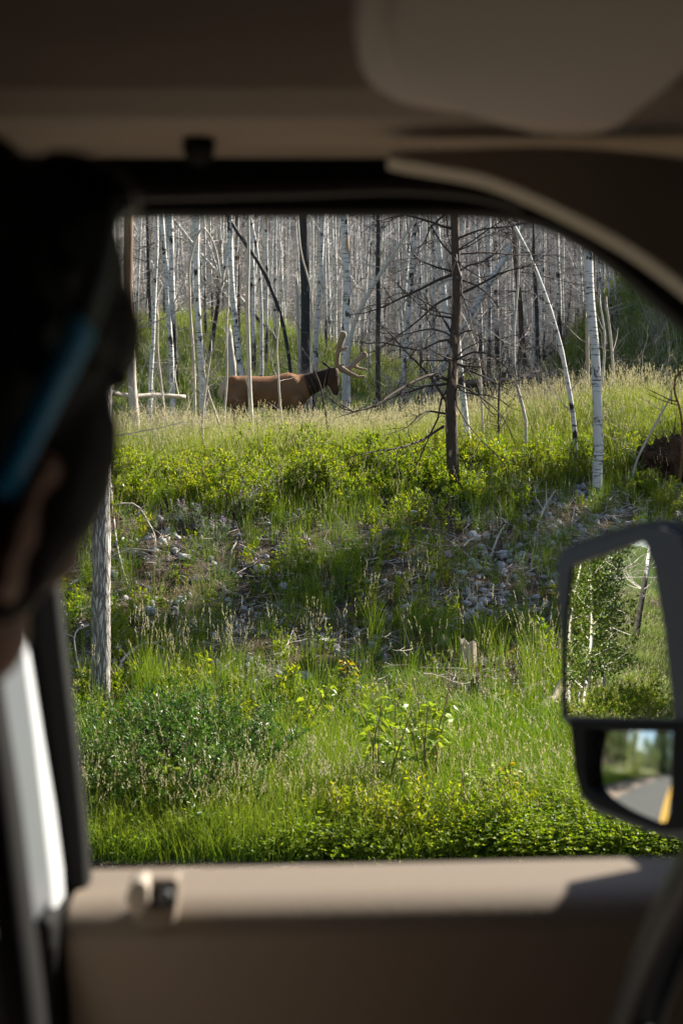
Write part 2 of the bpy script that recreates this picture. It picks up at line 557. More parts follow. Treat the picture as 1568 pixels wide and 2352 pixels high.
def zg(x, y):
    z = H(x, y)
    return z + (vnoise(x, y, .22, 5) - .5) * .07 * sstep(8.5, 11, y) * (1 - sstep(30, 40, y))
g = grid('ground', axis([(-140, -40, 8), (-40, -7, 1.0), (-7, 8, .11), (8, 40, 1.0), (40, 140, 8)]),
         axis([(-120, 4, 12), (4, 7, .5), (7, 20, .11), (20, 30, .25), (30, 60, 1), (60, 190, 5)]), zg, M['ground'])
tag(g, 'stony brown bank and grassy slope rising from the road', 'ground')
rd = grid('road', axis([(-92, 140, 4)]), axis([(-2.6, 5.7, .6)]), lambda x, y: x * 0 + .004 - np.abs(y - 1.9) * .004, M['asphalt'])
tag(rd, 'grey asphalt road beside the vehicle', 'road')
sh = grid('road_shoulder', axis([(-92, -8, 2), (-8, 8, .1), (8, 140, 2)]), axis([(5.7, 7.9, .1)]),
          lambda x, y: np.maximum(H(x, y), -.035) + .010 + (vnoise(x, y, .12, 4) - .5) * .02 - .06 * sstep(7.5, 7.9, y + (vnoise(x, y, .5, 2) - .5) * .5), M['gravel'])
tag(sh, 'narrow gravel shoulder between the asphalt and the grass', 'shoulder')
for i, yy in enumerate((2.02, 2.24)):
    ln = grid('road_marking', axis([(-92, 140, 8)]), np.array([yy - .065, yy + .065]), lambda x, y: x * 0 + .0085 - np.abs(y - 1.9) * .004, M['line'])
    tag(ln, 'yellow centre line nearer the vehicle' if i == 0 else 'yellow centre line farther from the vehicle', 'road marking')

def hill_mat():
    t = NT('far_burnt_forest_slope')
    v = t.coord()
    n = t.noise(v, .045, 5, .65)
    n2 = t.noise(t.coord((1, 1, .3)), .35, 4, .7)
    c = t.mix(t.ramp(n, [(.42, 0), (.58, 1)]), t.mix(n2, (.03, .045, .025), (.07, .085, .045)), t.mix(n2, (.10, .095, .09), (.24, .22, .20)))
    return t.done(t.surf(c, 1, None, 0))
hl = grid('hills', axis([(-420, 420, 7)]), axis([(175, 900, 8)]),
          lambda x, y: 14 + (y - 170) * .10 + np.maximum(y - 330, 0) * .55 + (vnoise(x, y, 120, 1) - .5) * 90 * sstep(300, 420, y) + (vnoise(x, y, 20, 2) - .5) * 10, hill_mat())
tag(hl, 'distant bluish wooded mountain slope behind the trunks', 'hill')

# ------------------------------------------------------------------ trees
def bez(pts, n):
    """smooth path through a few points"""
    pts = np.asarray([tuple(p) for p in pts], float)
    if len(pts) < 3:
        t = np.linspace(0, 1, n)[:, None]
        return pts[0] * (1 - t) + pts[-1] * t
    s = np.r_[0, np.cumsum(np.linalg.norm(np.diff(pts, axis=0), axis=1))]
    q = np.linspace(0, s[-1], n)
    m = np.gradient(pts, s, axis=0)
    i = np.clip(np.searchsorted(s, q, 'right') - 1, 0, len(pts) - 2)
    hh = (s[i + 1] - s[i])[:, None]; t = ((q - s[i]) / (s[i + 1] - s[i]))[:, None]
    return ((2 * t**3 - 3 * t**2 + 1) * pts[i] + (t**3 - 2 * t**2 + t) * hh * m[i] +
            (-2 * t**3 + 3 * t**2) * pts[i + 1] + (t**3 - t**2) * hh * m[i + 1])

def limb(mb, p0, d, L, r, m, segs=5, bend=.35, gravity=0.0, twigs=3, twl=.4, sides=3, depth=1, trad=.35):
    """a bare branch with side twigs"""
    p = np.array(tuple(p0), float); d = np.array(tuple(d), float); d /= np.linalg.norm(d)
    pts = [p.copy()]
    for i in range(segs):
        d = d + rng.normal(0, bend / segs ** .5 * .6, 3) + np.array([0, 0, gravity / segs])
        d /= np.linalg.norm(d)
        p = p + d * L / segs
        pts.append(p.copy())
    mb.tube(pts, np.linspace(r, r * .25, segs + 1), sides, m, cap=False)
    if depth > 0:
        for k in range(twigs):
            t = rng.uniform(.2, .98) * segs
            i = min(int(t), segs - 1)
            q = pts[i] + (pts[i + 1] - pts[i]) * (t - i)
            dd = (pts[i + 1] - pts[i]) / (L / segs) + rng.normal(0, .65, 3)
            limb(mb, q, dd, L * twl * rng.uniform(.5, 1.2), r * trad, m, max(2, segs - 2), bend * 1.3, gravity, twigs - 1 if depth > 1 else 0, twl, 3, depth - 1, .7)
    return pts

def bare_tree(h, r, n, L, up, mats, sides=8, z0=.5, z1=None, gravity=.2, twigs=4, depth=1, bend=.02, tr=.010, grow=0):
    """trunk mesh, branch mesh of a leafless tree standing at the origin"""
    tb, bb = MB(), MB()
    k = 12
    ph = rng.uniform(0, 6.28)
    zz = np.linspace(-.25, h, k)
    off = np.cumsum(rng.normal(0, bend, (k, 2)), 0) + np.outer(np.linspace(0, 1, k) ** 2, [math.cos(ph), math.sin(ph)]) * h * .03
    off -= off[0]
    path = np.c_[off, zz]
    path = bez(path, 26)
    rad = r * (1.0 - .75 * np.linspace(0, 1, 26) ** 1.1) * (1 + .35 * np.exp(-np.linspace(0, h, 26) / .25))
    tb.tube(path, rad, sides, 0, jitter=.04)
    z1 = z1 or h * .97
    for i in range(n):
        z = z0 + (min(z1, 7.5) - z0) * rng.random() ** 1.0
        j = int(np.clip(np.searchsorted(path[:, 2], z), 1, 25))
        a = rng.uniform(0, 6.283)
        el = up + rng.normal(0, .3)
        d = (math.cos(a) * math.cos(el), math.sin(a) * math.cos(el), math.sin(el))
        limb(bb, path[j], d, L * rng.uniform(.45, 1.25) * (1 - .35 * z / h), max(.0035, tr * rng.uniform(.6, 1.2)), 0, 5, .42, gravity, twigs, .45, 3, depth)
    return tb.mesh('trunk', mats[0]), bb.mesh('branches', mats[1], False)

BG = {'birch': [], 'burnt': []}
for i in range(7):
    BG['birch'].append(bare_tree(rng.uniform(9, 13), (.036, .082, .050, .066, .042, .074, .056)[i], 46, 1.5, .3, (M['pale'], M['twig']), tr=.011, depth=2 if i < 3 else 1))
for i in range(4):
    BG['burnt'].append(bare_tree(rng.uniform(8, 11), rng.uniform(.05, .085), 64, 1.4, .02, (M['char'] if i != 2 else M['dark'], M['twig_dark']), gravity=-.2, tr=.009))

def bg_tree(kind, i, x, y, label, group, sc=1.0, rot=None):
    tr, br = BG[kind][i % len(BG[kind])]
    e = empty('birch_tree' if kind == 'birch' else 'burnt_tree', (x, y, h1(x, y)), label, 'tree', group)
    e.rotation_euler = rot or (rng.normal(0, .05), rng.normal(0, .05), rng.uniform(0, 6.28))
    e.scale = (sc,) * 3
    place('trunk', tr, e); place('branches', br, e)
    return e

# the burnt aspen wood on the slope behind the clearing: 250 nearest trees in view
cnt = 0
taken = []
tries = 0
while cnt < 262 and tries < 30000:
    tries += 1
    y = 30.5 + 50 * rng.random() ** .85
    x = rng.uniform(-.215, .25) * y
    px = 784 + x / y * FPX
    if y < 38 and px < 900 and rng.random() < .75: continue
    if y < 36 and px > 1250: continue
    if any((x - a) ** 2 + (y - b) ** 2 < .8 for a, b in taken): continue
    taken.append((x, y))
    burnt = rng.random() < .11
    bg_tree('burnt' if burnt else 'birch', int(rng.integers(0, 20)), x, y,
            'thin dark burnt trunk among the pale trees of the far wood' if burnt else 'slim pale leafless aspen standing in the far wood behind the meadow',
            'burnt trunks in the far wood' if burnt else 'pale aspens of the far wood', rng.uniform(.75, 1.25),
            rot=(rng.choice([-1, 1]) * rng.uniform(.02, .2), rng.choice([-1, 1]) * rng.uniform(.25, .75), 0) if cnt % 11 == 5 else None)
    cnt += 1

def scatter(name, protos, pts, rot, scl, idx, label, cat, kind='stuff'):
    """many small plants nobody could count, as one object"""
    c = bpy.data.collections.new(name + '_kinds')
    for k, me in enumerate(protos):
        o = bpy.data.objects.new('%s_kind_%02d' % (name, k), me)
        c.objects.link(o)
    me = bpy.data.meshes.new(name)
    n = len(pts)
    me.vertices.add(n); me.vertices.foreach_set('co', np.asarray(pts, np.float32).ravel())
    for an, ty, arr in (('rot', 'FLOAT_VECTOR', rot), ('scl', 'FLOAT', scl), ('kin', 'INT', idx)):
        at = me.attributes.new(an, ty, 'POINT')
        if ty == 'FLOAT_VECTOR': at.data.foreach_set('vector', np.asarray(arr, np.float32).ravel())
        else: at.data.foreach_set('value', np.asarray(arr, np.float32 if ty == 'FLOAT' else np.int32))
    o = place(name, me)
    ng = bpy.data.node_groups.new(name + '_nodes', 'GeometryNodeTree')
    ng.interface.new_socket('Geometry', in_out='INPUT', socket_type='NodeSocketGeometry')
    ng.interface.new_socket('Geometry', in_out='OUTPUT', socket_type='NodeSocketGeometry')
    N, L = ng.nodes, ng.links
    gi, go = N.new('NodeGroupInput'), N.new('NodeGroupOutput')
    ci = N.new('GeometryNodeCollectionInfo'); ci.inputs[0].default_value = c
    ci.inputs['Separate Children'].default_value = True; ci.inputs['Reset Children'].default_value = True
    ip = N.new('GeometryNodeInstanceOnPoints'); ip.inputs['Pick Instance'].default_value = True
    def na(nm, ty):
        q = N.new('GeometryNodeInputNamedAttribute'); q.data_type = ty; q.inputs[0].default_value = nm
        return q.outputs[0]
    L.new(gi.outputs[0], ip.inputs['Points']); L.new(ci.outputs[0], ip.inputs['Instance'])
    L.new(na('kin', 'INT'), ip.inputs['Instance Index']); L.new(na('rot', 'FLOAT_VECTOR'), ip.inputs['Rotation'])
    L.new(na('scl', 'FLOAT'), ip.inputs['Scale']); L.new(ip.outputs[0], go.inputs[0])
    md = o.modifiers.new('plants', 'NODES'); md.node_group = ng
    return tag(o, label, cat, None, kind)

# the rest of the wood, beyond the trees that can be told apart
n = 1500
yy = 66 + 120 * rng.random(n) ** .9
xx = rng.uniform(-.23, .27, n) * yy
joined = []
for tr, br in BG['birch'][:5] + BG['burnt'][:2]:
    bm = bmesh.new(); bm.from_mesh(tr); bm.from_mesh(br)
    me = bpy.data.meshes.new('far_tree')
    k = len(tr.polygons)
    bm.to_mesh(me); bm.free()
    me.materials.append(tr.materials[0]); me.materials.append(br.materials[0])
    mi = np.ones(len(me.polygons), np.int32); mi[:k] = 0
    me.polygons.foreach_set('material_index', mi)
    joined.append(me)
scatter('far_wood', joined, np.c_[xx, yy, H(xx, yy)], np.c_[rng.normal(0, .03, (n, 2)), rng.uniform(0, 6.28, n)], rng.uniform(.8, 1.3, n), rng.integers(0, len(joined), n),
        'dense grey mass of bare trunks at the back of the wood', 'woods')

def own_tree(name, label, pts, d, w0, w1, mats, n=14, L=.8, up=.5, gravity=.2, top=7.5, twigs=3, depth=1, sides=10, group=None, cat='tree', lean=0.0, tr=.008, zlo=.4, extra=(), broken=False, dd=0.0, wob=.35, bnd=.5):
    """a tree that stands out in the photograph: its trunk runs through the given picture points at depth d"""
    base = P(pts[0][0], pts[0][1], d)
    w = [P(px, py, d + dd * i) for i, (px, py) in enumerate(pts)]
    gz = h1(base.x, base.y)
    if base.z > gz - .05: w.insert(0, Vector((base.x - (w[1].x - base.x) * .1 if len(w) > 1 else base.x, base.y, gz - .15)))
    if not broken:
        dr = (w[-1] - w[-2]).normalized()
        while w[-1].z < gz + top:
            dr = (dr + Vector((rng.normal(0, .03), rng.normal(0, .03), .05))).normalized()
            w.append(w[-1] + dr * 1.2)
    o = Vector((w[0].x, w[0].y, gz))
    loc = [q - o for q in w]
    path = bez(loc, 34)
    path[:, :2] += np.stack([vnoise(path[:, 2], path[:, 2] * 0 + px0, .8, 3) - .5 for px0 in (w0 * 3.1, w1 * 7.7)], -1) * .035
    k = d / FPX / 2
    vis = np.clip((path[:, 2]) / max(1e-3, (P(*pts[-1], d) - o).z), 0, 1.6)
    rad = (w0 + (w1 - w0) * vis) * k
    rad = np.maximum(rad, .004)
    if not broken: rad[-8:] *= np.linspace(1, .4, 8)
    e = empty(name, o, label, cat, group)
    tb = MB(); tb.tube(path, rad, sides, 0, jitter=.05)
    if broken:   # splintered top
        for s in range(5):
            a = rng.uniform(0, 6.28); q = path[-1] + np.array([math.cos(a), math.sin(a), 0]) * rad[-1] * .6
            tb.tube([q - [0, 0, .1], q + [0, 0, rng.uniform(.03, .16)]], [rad[-1] * .4, .002], 4, 0)
    tb.build('trunk', mats[0], e)
    bb = MB()
    for i in range(n):
        z = rng.uniform(zlo, path[-1][2] * (.95 if not broken else .98))
        j = int(np.clip(np.searchsorted(path[:, 2], z), 1, 33))
        a = rng.uniform(0, 6.283); el = up + rng.normal(0, wob)
        limb(bb, path[j], (math.cos(a) * math.cos(el), math.sin(a) * math.cos(el), math.sin(el)), L * rng.uniform(.4, 1.3), tr * rng.uniform(.6, 1.2), 0, 6, bnd, gravity, twigs, .45, 4, depth)
    for ex in extra:
        q = [P(px, py, d + dz) - o for px, py, dz in ex['p']]
        pth = bez(q, 14)
        bb.tube(pth, np.linspace(ex['r'], ex['r'] * .25, 14), 5, 0, cap=False)
        for s in range(ex.get('t', 8)):
            j = int(rng.integers(2, 13))
            dr = (pth[j] - pth[j - 1]); dr = dr / np.linalg.norm(dr) + rng.normal(0, .6, 3)
            limb(bb, pth[j], dr, rng.uniform(.15, .5), ex['r'] * .3, 0, 4, .5, gravity, 2, .5, 3, 1)
    if bb.n: bb.build('branches', mats[1], e, smooth=False)
    return e

PA, TW, TD, PC = M['pale'], M['twig'], M['twig_dark'], M['pale_clean']
own_tree('aspen_tree', 'thick furrowed grey trunk standing low on the bank beside the driver\'s head', [(228, 1640), (228, 1400), (232, 1100), (240, 950), (246, 700), (250, 500)], 10.5, 46, 33, (M['rough'], M['twig']), n=12, L=.7, top=8, sides=18, up=.1, zlo=.9)
own_tree('bare_trunk', 'brown barkless trunk with pale foot just right of the driver\'s head', [(312, 985), (300, 840), (298, 510)], 20.5, 21, 21, (M['brown'], TW), n=6, top=6.5)
own_tree('aspen_tree', 'slim pale aspen behind the white fallen log left of the elk', [(346, 930), (352, 784), (357, 651), (360, 510)], 26, 11, 8, (PC, TW), n=12)
own_tree('aspen_tree', 'pale aspen leaning slightly left, second from the barkless trunk', [(396, 868), (388, 740), (380, 607), (372, 500)], 29, 13, 10, (PC, TW), n=12)
own_tree('arched_sapling', 'pale sapling whose top arches over to the right, left of the elk', [(446, 990), (443, 828), (436, 695), (441, 585), (470, 523), (492, 560), (506, 640)], 20.5, 9, 5, (M['twig_pale'], TW), n=10, L=.5, broken=True, tr=.005)
own_tree('aspen_tree', 'scaly grey birch trunk with dark scars left of the elk\'s rump', [(465, 912), (459, 784), (454, 673), (452, 510)], 27, 17, 13, (PC, TW), n=9)
own_tree('aspen_tree', 'bright white aspen with black scars rising behind the elk\'s rump', [(556, 872), (545, 784), (532, 651), (528, 500)], 30, 15, 13, (PC, TW), n=9, zlo=2)
own_tree('broken_trunk', 'smooth silvery broken snag at the foot of the white aspen', [(535, 872), (530, 800), (526, 757)], 31, 20, 15, (M['silver'], TW), n=0, broken=True)
own_tree('sapling_trunk', 'slender tan trunk standing in front of the elk\'s flank', [(578, 965), (571, 828), (569, 651), (571, 500)], 22, 12, 7, (M['silver'], TW), n=20, L=.6, tr=.006)
own_tree('leaning_trunk', 'thin dark dead trunk leaning left behind the elk\'s back', [(667, 862), (656, 784), (638, 704), (602, 620), (540, 523)], 30, 8, 9, (M['char'], TD), n=6, top=5.5)
own_tree('aspen_tree', 'thin pale aspen with a brown peeled patch right of the tan trunk', [(584, 815), (580, 607), (577, 500)], 35, 11, 9, (PA, TW), n=8)
own_tree('aspen_tree', 'thin white aspen with a dark foot crossing the leaning dark trunk', [(600, 862), (598, 651), (588, 560), (575, 500)], 31, 9, 7, (PA, TW), n=8)
own_tree('aspen_tree', 'thin white aspen between the leaning dark trunk and the black trunk', [(612, 815), (611, 500)], 36, 8, 7, (PA, TW), n=8)
own_tree('aspen_tree', 'very thin pale aspen with a black foot left of the black trunk', [(630, 788), (633, 500)], 38, 8, 6, (PA, TW), n=8)
own_tree('burnt_tree', 'broad black charred trunk behind the elk\'s shoulder', [(701, 864), (700, 700), (699, 510)], 30, 22, 21, (M['char'], TD), n=10, L=.7, tr=.008, zlo=1.5)
own_tree('broken_trunk', 'pale stripped stave leaning on the left of the black trunk', [(687, 872), (684, 700), (682, 640)], 30.6, 9, 7, (M['silver'], TW), n=0, broken=True)
own_tree('aspen_tree', 'pale birch with a scorched foot just right of the black trunk', [(722, 862), (731, 695), (742, 500)], 31, 14, 10, (PA, TW), n=10)
own_tree('sapling_trunk', 'thin pale sapling running up in front of the black trunk', [(713, 868), (709, 650), (691, 585), (686, 510)], 28, 5, 4, (M['twig_pale'], TW), n=8, L=.5, tr=.005)
own_tree('aspen_tree', 'stout white aspen with a brown patch behind the elk\'s antlers', [(794, 900), (794, 784), (796, 651), (791, 500)], 29.5, 22, 18, (PC, TW), n=10, zlo=2.5)
own_tree('leaning_trunk', 'grey dead trunk leaning right from the antlers', [(798, 832), (815, 740), (842, 682), (886, 607), (925, 551), (952, 505)], 29, 11, 9, (M['silver'], TW), n=8, top=5.5)
own_tree('burnt_tree', 'straight dark burnt trunk between the antlers and the dark pine', [(868, 852), (868, 680), (868, 510)], 30, 12, 10, (M['char'], TD), n=16, L=.9)
own_tree('aspen_tree', 'white birch trunk half hidden behind the dark pine', [(1081, 1066), (1066, 955), (1056, 859), (1046, 700), (1040, 510)], 18, 17, 9, (PC, TW), n=8, zlo=1.5)
pine_extra = [
    dict(p=[(1029, 873, 0), (993, 861, -.3), (948, 877, -.6), (902, 904, -.9), (857, 932, -1.2), (790, 941, -1.5), (760, 915, -1.6)], r=.022, t=12),
    dict(p=[(1020, 950, 0), (979, 945, -.3), (925, 986, -.8), (880, 1000, -1)], r=.014, t=8),
    dict(p=[(1018, 979, 0), (970, 1009, -.3), (902, 1031, -.8), (857, 1037, -1), (800, 1050, -1.2)], r=.017, t=10),
    dict(p=[(1025, 923, 0), (993, 873, .2), (925, 800, .5), (884, 755, .8), (850, 735, 1)], r=.018, t=16),
    dict(p=[(1034, 682, 0), (1006, 696, .3), (948, 746, .8), (857, 809, 1.2)], r=.016, t=16),
    dict(p=[(1036, 623, 0), (993, 610, -.2), (948, 583, -.4), (938, 533, -.5)], r=.014, t=14),
    dict(p=[(1054, 583, 0), (1111, 580, .2), (1183, 585, .5), (1292, 585, .8)], r=.014, t=14),
    dict(p=[(1054, 546, 0), (1102, 528, -.2), (1174, 519, -.4), (1242, 505, -.5)], r=.015, t=10),
    dict(p=[(1036, 583, 0), (1015, 560, .1), (993, 524, .2), (975, 500, .3)], r=.014, t=8),
    dict(p=[(1034, 730, 0), (990, 720, -.3), (930, 670, -.6), (900, 640, -.8)], r=.014, t=16),
    dict(p=[(1048, 640, 0), (1100, 660, -.4), (1140, 700, -.7), (1170, 770, -.9)], r=.012, t=12),
]
own_tree('pine_tree', 'dark flaking dead pine with long bare branches on the crest of the bank', [(1047, 1180), (1038, 1018), (1036, 927), (1043, 836), (1047, 700), (1045, 501)], 16, 30, 18, (M['dark'], TD), n=110, L=1.2, up=.05, gravity=-.25, top=7, twigs=5, depth=2, sides=16, zlo=1.0, extra=pine_extra, tr=.016, wob=.55, bnd=.85)
own_tree('sapling_trunk', 'thin crooked grey sapling right of the dark pine', [(1207, 1060), (1204, 963), (1183, 882), (1179, 791), (1188, 610), (1190, 520)], 17.5, 8, 5, (M['silver'], TW), n=12, L=.6, tr=.005)
own_tree('leaning_trunk', 'slender pale birch leaning left with its foot at the gravel patch', [(1321, 1104), (1319, 972), (1301, 868), (1283, 782), (1256, 691), (1219, 596), (1179, 519)], 16.8, 12, 8, (PC, TW), n=12, top=6.5, L=.8)
own_tree('aspen_tree', 'tall pale birch with an orange scar, nearest the mirror', [(1371, 1148), (1369, 972), (1364, 814), (1353, 655), (1350, 560)], 16, 23, 19, (PC, TW), n=10, top=7, sides=14, zlo=1.4)
own_tree('broken_trunk', 'thin pale stripped snag just behind the tall right birch', [(1347, 870), (1346, 728)], 24, 9, 8, (M['cutwood'], TW), n=0, broken=True)
own_tree('sapling_trunk', 'thin white crooked stem right of the tall birch', [(1412, 968), (1412, 904), (1405, 791), (1392, 700)], 20, 7, 5, (M['twig_pale'], TW), n=5, L=.5, broken=True, tr=.006)
own_tree('sapling_trunk', 'forked grey stem leaning towards the tall right birch', [(1376, 950), (1384, 880), (1389, 768), (1378, 700)], 19.5, 7, 4, (M['silver'], TW), n=6, L=.7, broken=True, tr=.006)
own_tree('sapling_trunk', 'thin drooping pale stem between the dark pine and the crooked sapling', [(1108, 930), (1097, 814), (1065, 732), (1040, 690)], 18.5, 6, 4, (M['twig_pale'], TW), n=7, L=.5, broken=True, tr=.005)
own_tree('burnt_tree', 'thin burnt stem with tangled branches right of the log pile', [(1237, 870), (1232, 740), (1226, 600)], 29, 12, 8, (M['char'], TD), n=26, L=.9, top=5)
own_tree('spruce_tree', 'dead rust-brown spruce behind the white aspen', [(547, 800), (546, 650), (545, 500)], 37, 12, 10, (M['dark'], M['rust']), n=110, L=.75, up=-.25, gravity=-.4, top=8, twigs=5, zlo=1.0)
# live spruces at the edge of the wood beyond the windscreen pillar; they shade the mound
SPR = []
for i in range(2):
    tb, lb = MB(), MB()
    hh = 13.0
    tb.tube([(0, 0, -.3), (.05, 0, hh * .5), (0, 0, hh)], [.17, .11, .02], 8)
    for k in range(190):
        z = rng.uniform(.06, 1) * hh; a = rng.uniform(0, 6.28); L_ = (hh - z) * .24 + .25
        q = [np.array([0, 0, z]) + np.array([math.cos(a) * L_ * t, math.sin(a) * L_ * t, -.45 * L_ * t * t]) for t in (0, .35, .7, 1)]
        tb.tube(q, [.02, .014, .009, .004], 3, 0, cap=False)
        for m in range(46):
            t = rng.uniform(.12, 1) * 3; j = min(int(t), 2); pos = q[j] + (q[j + 1] - q[j]) * (t - j) + rng.normal(0, .07, 3)
            d = np.array([math.cos(a), math.sin(a), -.5]) + rng.normal(0, .6, 3); d /= np.linalg.norm(d)
            sd = np.cross(d, rng.normal(0, 1, 3)); sd /= np.linalg.norm(sd) + 1e-6
            lb.add([pos, pos + d * .16 + sd * .05, pos + d * .30, pos + d * .16 - sd * .05], [(0, 1, 2, 3)])
    SPR.append((tb.mesh('trunk', M['dark']), lb.mesh('crown', M['needle'], False)))
for i, (x, y, s_) in enumerate([(11.2, 36, .62), (13.0, 39.5, .66), (12.6, 34.5, .6), (10.4, 33.2, .5), (14.8, 37, .7), (11.8, 38, .6), (12.8, 31.8, .62), (11.6, 42.5, .6), (10.8, 19.6, .80), (15.6, 24.2, .85), (9.2, 17.0, .5)]):
    e = empty('spruce_tree', (x, y, h1(x, y)), 'green spruce standing beyond the windscreen pillar, shading the bank', 'tree', 'green spruces beyond the windscreen pillar', rng.uniform(0, 6.28)); e.scale = (s_,) * 3
    place('trunk', SPR[i % 2][0], e); place('crown', SPR[i % 2][1], e)
for i in range(39):
    y = -16 + i * 2.7; x = -97 - rng.random() * 5
    if i >= 15: x = -40 - (i - 15) * 2.2; y = rng.uniform(10, 11.5) if i % 2 and x < -46 else rng.uniform(-12, -8)
    e = empty('spruce_tree', (x, y, h1(x, max(y, 0))), 'tall spruce along the road behind the vehicle, reflected in the small mirror', 'tree', 'tall spruces along the road behind the vehicle', rng.uniform(0, 6.28)); e.scale = (1.75 if i < 15 else 1.15,) * 3
    place('trunk', SPR[i % 2][0], e); place('crown', SPR[i % 2][1], e)
# small saplings in the grass in front of the elk and to its left
for i, (pts, d, lab) in enumerate([
    ([(650, 985), (645, 920), (640, 860), (636, 800), (640, 740)], 21, 'thin twisted sapling with hooked twigs in front of the elk\'s chest'),
    ([(516, 985), (522, 880), (520, 740), (524, 640)], 21.5, 'thin pale sapling standing before the elk\'s tail'),
    ([(470, 1060), (466, 980), (474, 900), (486, 800)], 19, 'thin bare sapling at the left end of the meadow'),
    ([(755, 1010), (745, 920), (735, 880), (722, 850)], 19.5, 'thin dark sapling beside the elk\'s neck'),
    ([(388, 1000), (374, 900), (362, 800), (360, 720)], 23, 'thin bare pole beside the slim pale aspen'),
    ([(520, 1040), (500, 960), (478, 890), (470, 850)], 20, 'short bent sapling leaning left of the elk\'s rump'),
    ([(1145, 1010), (1147, 930), (1150, 850)], 18, 'short dark sapling right of the half hidden birch'),
    ([(1455, 1081), (1498, 990), (1543, 909)], 16.5, 'bare pale pole leaning right beside the root plate'),
]):
    own_tree('sapling_trunk', lab, pts, d, 6, 4, (M['twig_pale'] if i not in (3, 6) else TD, TW if i not in (3, 6) else TD), n=11, L=.55, broken=True, tr=.004, twigs=3, zlo=.3)

# ------------------------------------------------------------------ the elk
ED = 25.0
ex0 = (646.2 - 784) / FPX * ED
eg = h1(ex0, ED)
ET = EYE + (1176 - 862.6) / FPX * ED - eg          # height of its back over the ground
def E(cx, cy, y=0.0):
    return np.array([(cx - 600) * .002, y, ET - (cy - 490) * .002])
def fur():
    t = NT('elk_coat')
    a = t.n('ShaderNodeAttribute', attribute_name='coat').outputs['Color']
    n = t.noise(t.coord((1, 1, 2.2)), 34, 4, .7)
    n2 = t.noise(t.coord(), 4, 3)
    c = t.mix(t.math('MULTIPLY', n, .5), a, t.mix(1.0, a, (.5, .46, .42), 'MULTIPLY'))
    c = t.mix(t.math('MULTIPLY', n2, .35), c, t.mix(1.0, c, (1.3, 1.2, 1.05), 'MULTIPLY'))
    p = t.surf(c, .75, t.bump(n, .5, .01), .2, **{'Sheen Weight': .06, 'Sheen Roughness': .4})
    return t.done(p)
elk = empty('elk', (ex0, ED, eg), 'brown elk with velvet antlers grazing sideways in the tall grass', 'elk')
b = MB()
X_, Y_, Z_ = (1, 0, 0), (0, 1, 0), (0, 0, 1)
rings(b, [(E(cx, (t + m) / 2), w, (m - t) * .001, Y_, Z_) for cx, t, m, w in
          [(58, 585, 640, .07), (75, 540, 700, .15), (110, 510, 750, .21), (170, 494, 775, .255), (270, 490, 768, .275), (400, 497, 772, .30), (520, 493, 790, .30),
           (600, 472, 800, .285), (660, 460, 796, .27), (740, 482, 772, .24), (810, 505, 735, .18), (850, 530, 690, .12)]], 20)
ax = np.array([.93, 0, .366]); aw = (-.366, 0, .93)
rings(b, [(E(cx, cy), w, hh * .002, Y_, aw) for cx, cy, hh, w in
          [(700, 610, 118, .19), (780, 590, 112, .18), (860, 560, 100, .155), (940, 525, 84, .13), (1000, 495, 70, .11), (1050, 470, 52, .09)]], 16)
rings(b, [(E(cx, cy), hw, dp * .002, Y_, X_) for cx, cy, dp, hw in
          [(1052, 416, 30, .06), (1052, 440, 52, .085), (1050, 490, 62, .098), (1054, 540, 56, .088), (1064, 590, 43, .068), (1074, 630, 36, .058), (1080, 655, 27, .05), (1082, 668, 14, .03)]], 14)
for s in (-1, 1):
    ellipsoid(b, E(185, 640, s * .13), (.21, .13, .29)); ellipsoid(b, E(690, 640, s * .14), (.19, .11, .30))
    ear0, ear1 = E(1030, 425, s * .07), E(940 + 30 * (s > 0), 374, s * .13)
    mid = (ear0 + ear1) / 2 + [0, s * .02, .01]
    rings(b, [(ear0, .022, .02, Y_, Z_), (mid, .03, .042, Y_, (.3, 0, .95)), (ear0 * .25 + ear1 * .75, .022, .03, Y_, (.3, 0, .95)), (ear1, .006, .008, Y_, Z_)], 8)
    fo = .06 if s > 0 else -.06
    b.tube([E(735, 700, s * .14), E(742 + 60 * fo, 830, s * .14), E(748 + 200 * fo, 930, s * .13), E(752 + 300 * fo, 960, s * .13), E(745 + 300 * fo, 1090, s * .13), E(755 + 300 * fo, 1150, s * .13)], [.12, .085, .062, .058, .038, .05], 10)
    b.tube([E(185, 690, s * .14), E(235 - 200 * fo, 800, s * .14), E(200 - 300 * fo, 880, s * .14), E(130 - 300 * fo, 960, s * .13), E(150 - 300 * fo, 1085, s * .13), E(165 - 300 * fo, 1150, s * .13)], [.19, .13, .085, .055, .04, .05], 10)
b.tube([E(62, 600), E(50, 640), E(55, 690)], [.035, .03, .012], 8)
body = solid('body', b, fur(), elk, .022, 7)
me = body.data
co = np.zeros(len(me.vertices) * 3); me.vertices.foreach_get('co', co); co = co.reshape(-1, 3)
cx = co[:, 0] / .002 + 600; cyy = 490 + (ET - co[:, 2]) / .002
tan = np.array([.165, .090, .048]); back = np.array([.23, .100, .034]); neck = np.array([.022, .011, .008]); face = np.array([.058, .030, .018]); muz = np.array([.035, .024, .020]); rump = np.array([.42, .34, .25]); leg = np.array([.075, .043, .027])
c = tan + (back - tan) * (1 - sstep(500, 600, cyy))[:, None]
def paint(c, col, w): return c + (col - c) * np.clip(w, 0, 1)[:, None]
c = paint(c, np.array([.12, .07, .04]), sstep(715, 800, cyy) * .8)
c = paint(c, neck, sstep(0, 35, cx - (775 + (cyy - 490) * .33)))
c = paint(c, face, sstep(985, 1025, cx + (cyy - 560) * .2))
c = paint(c, muz, sstep(622, 655, cyy) * sstep(1000, 1030, cx))
c = c * (.82 + .36 * vnoise(cx, cyy, 60, 4))[:, None]
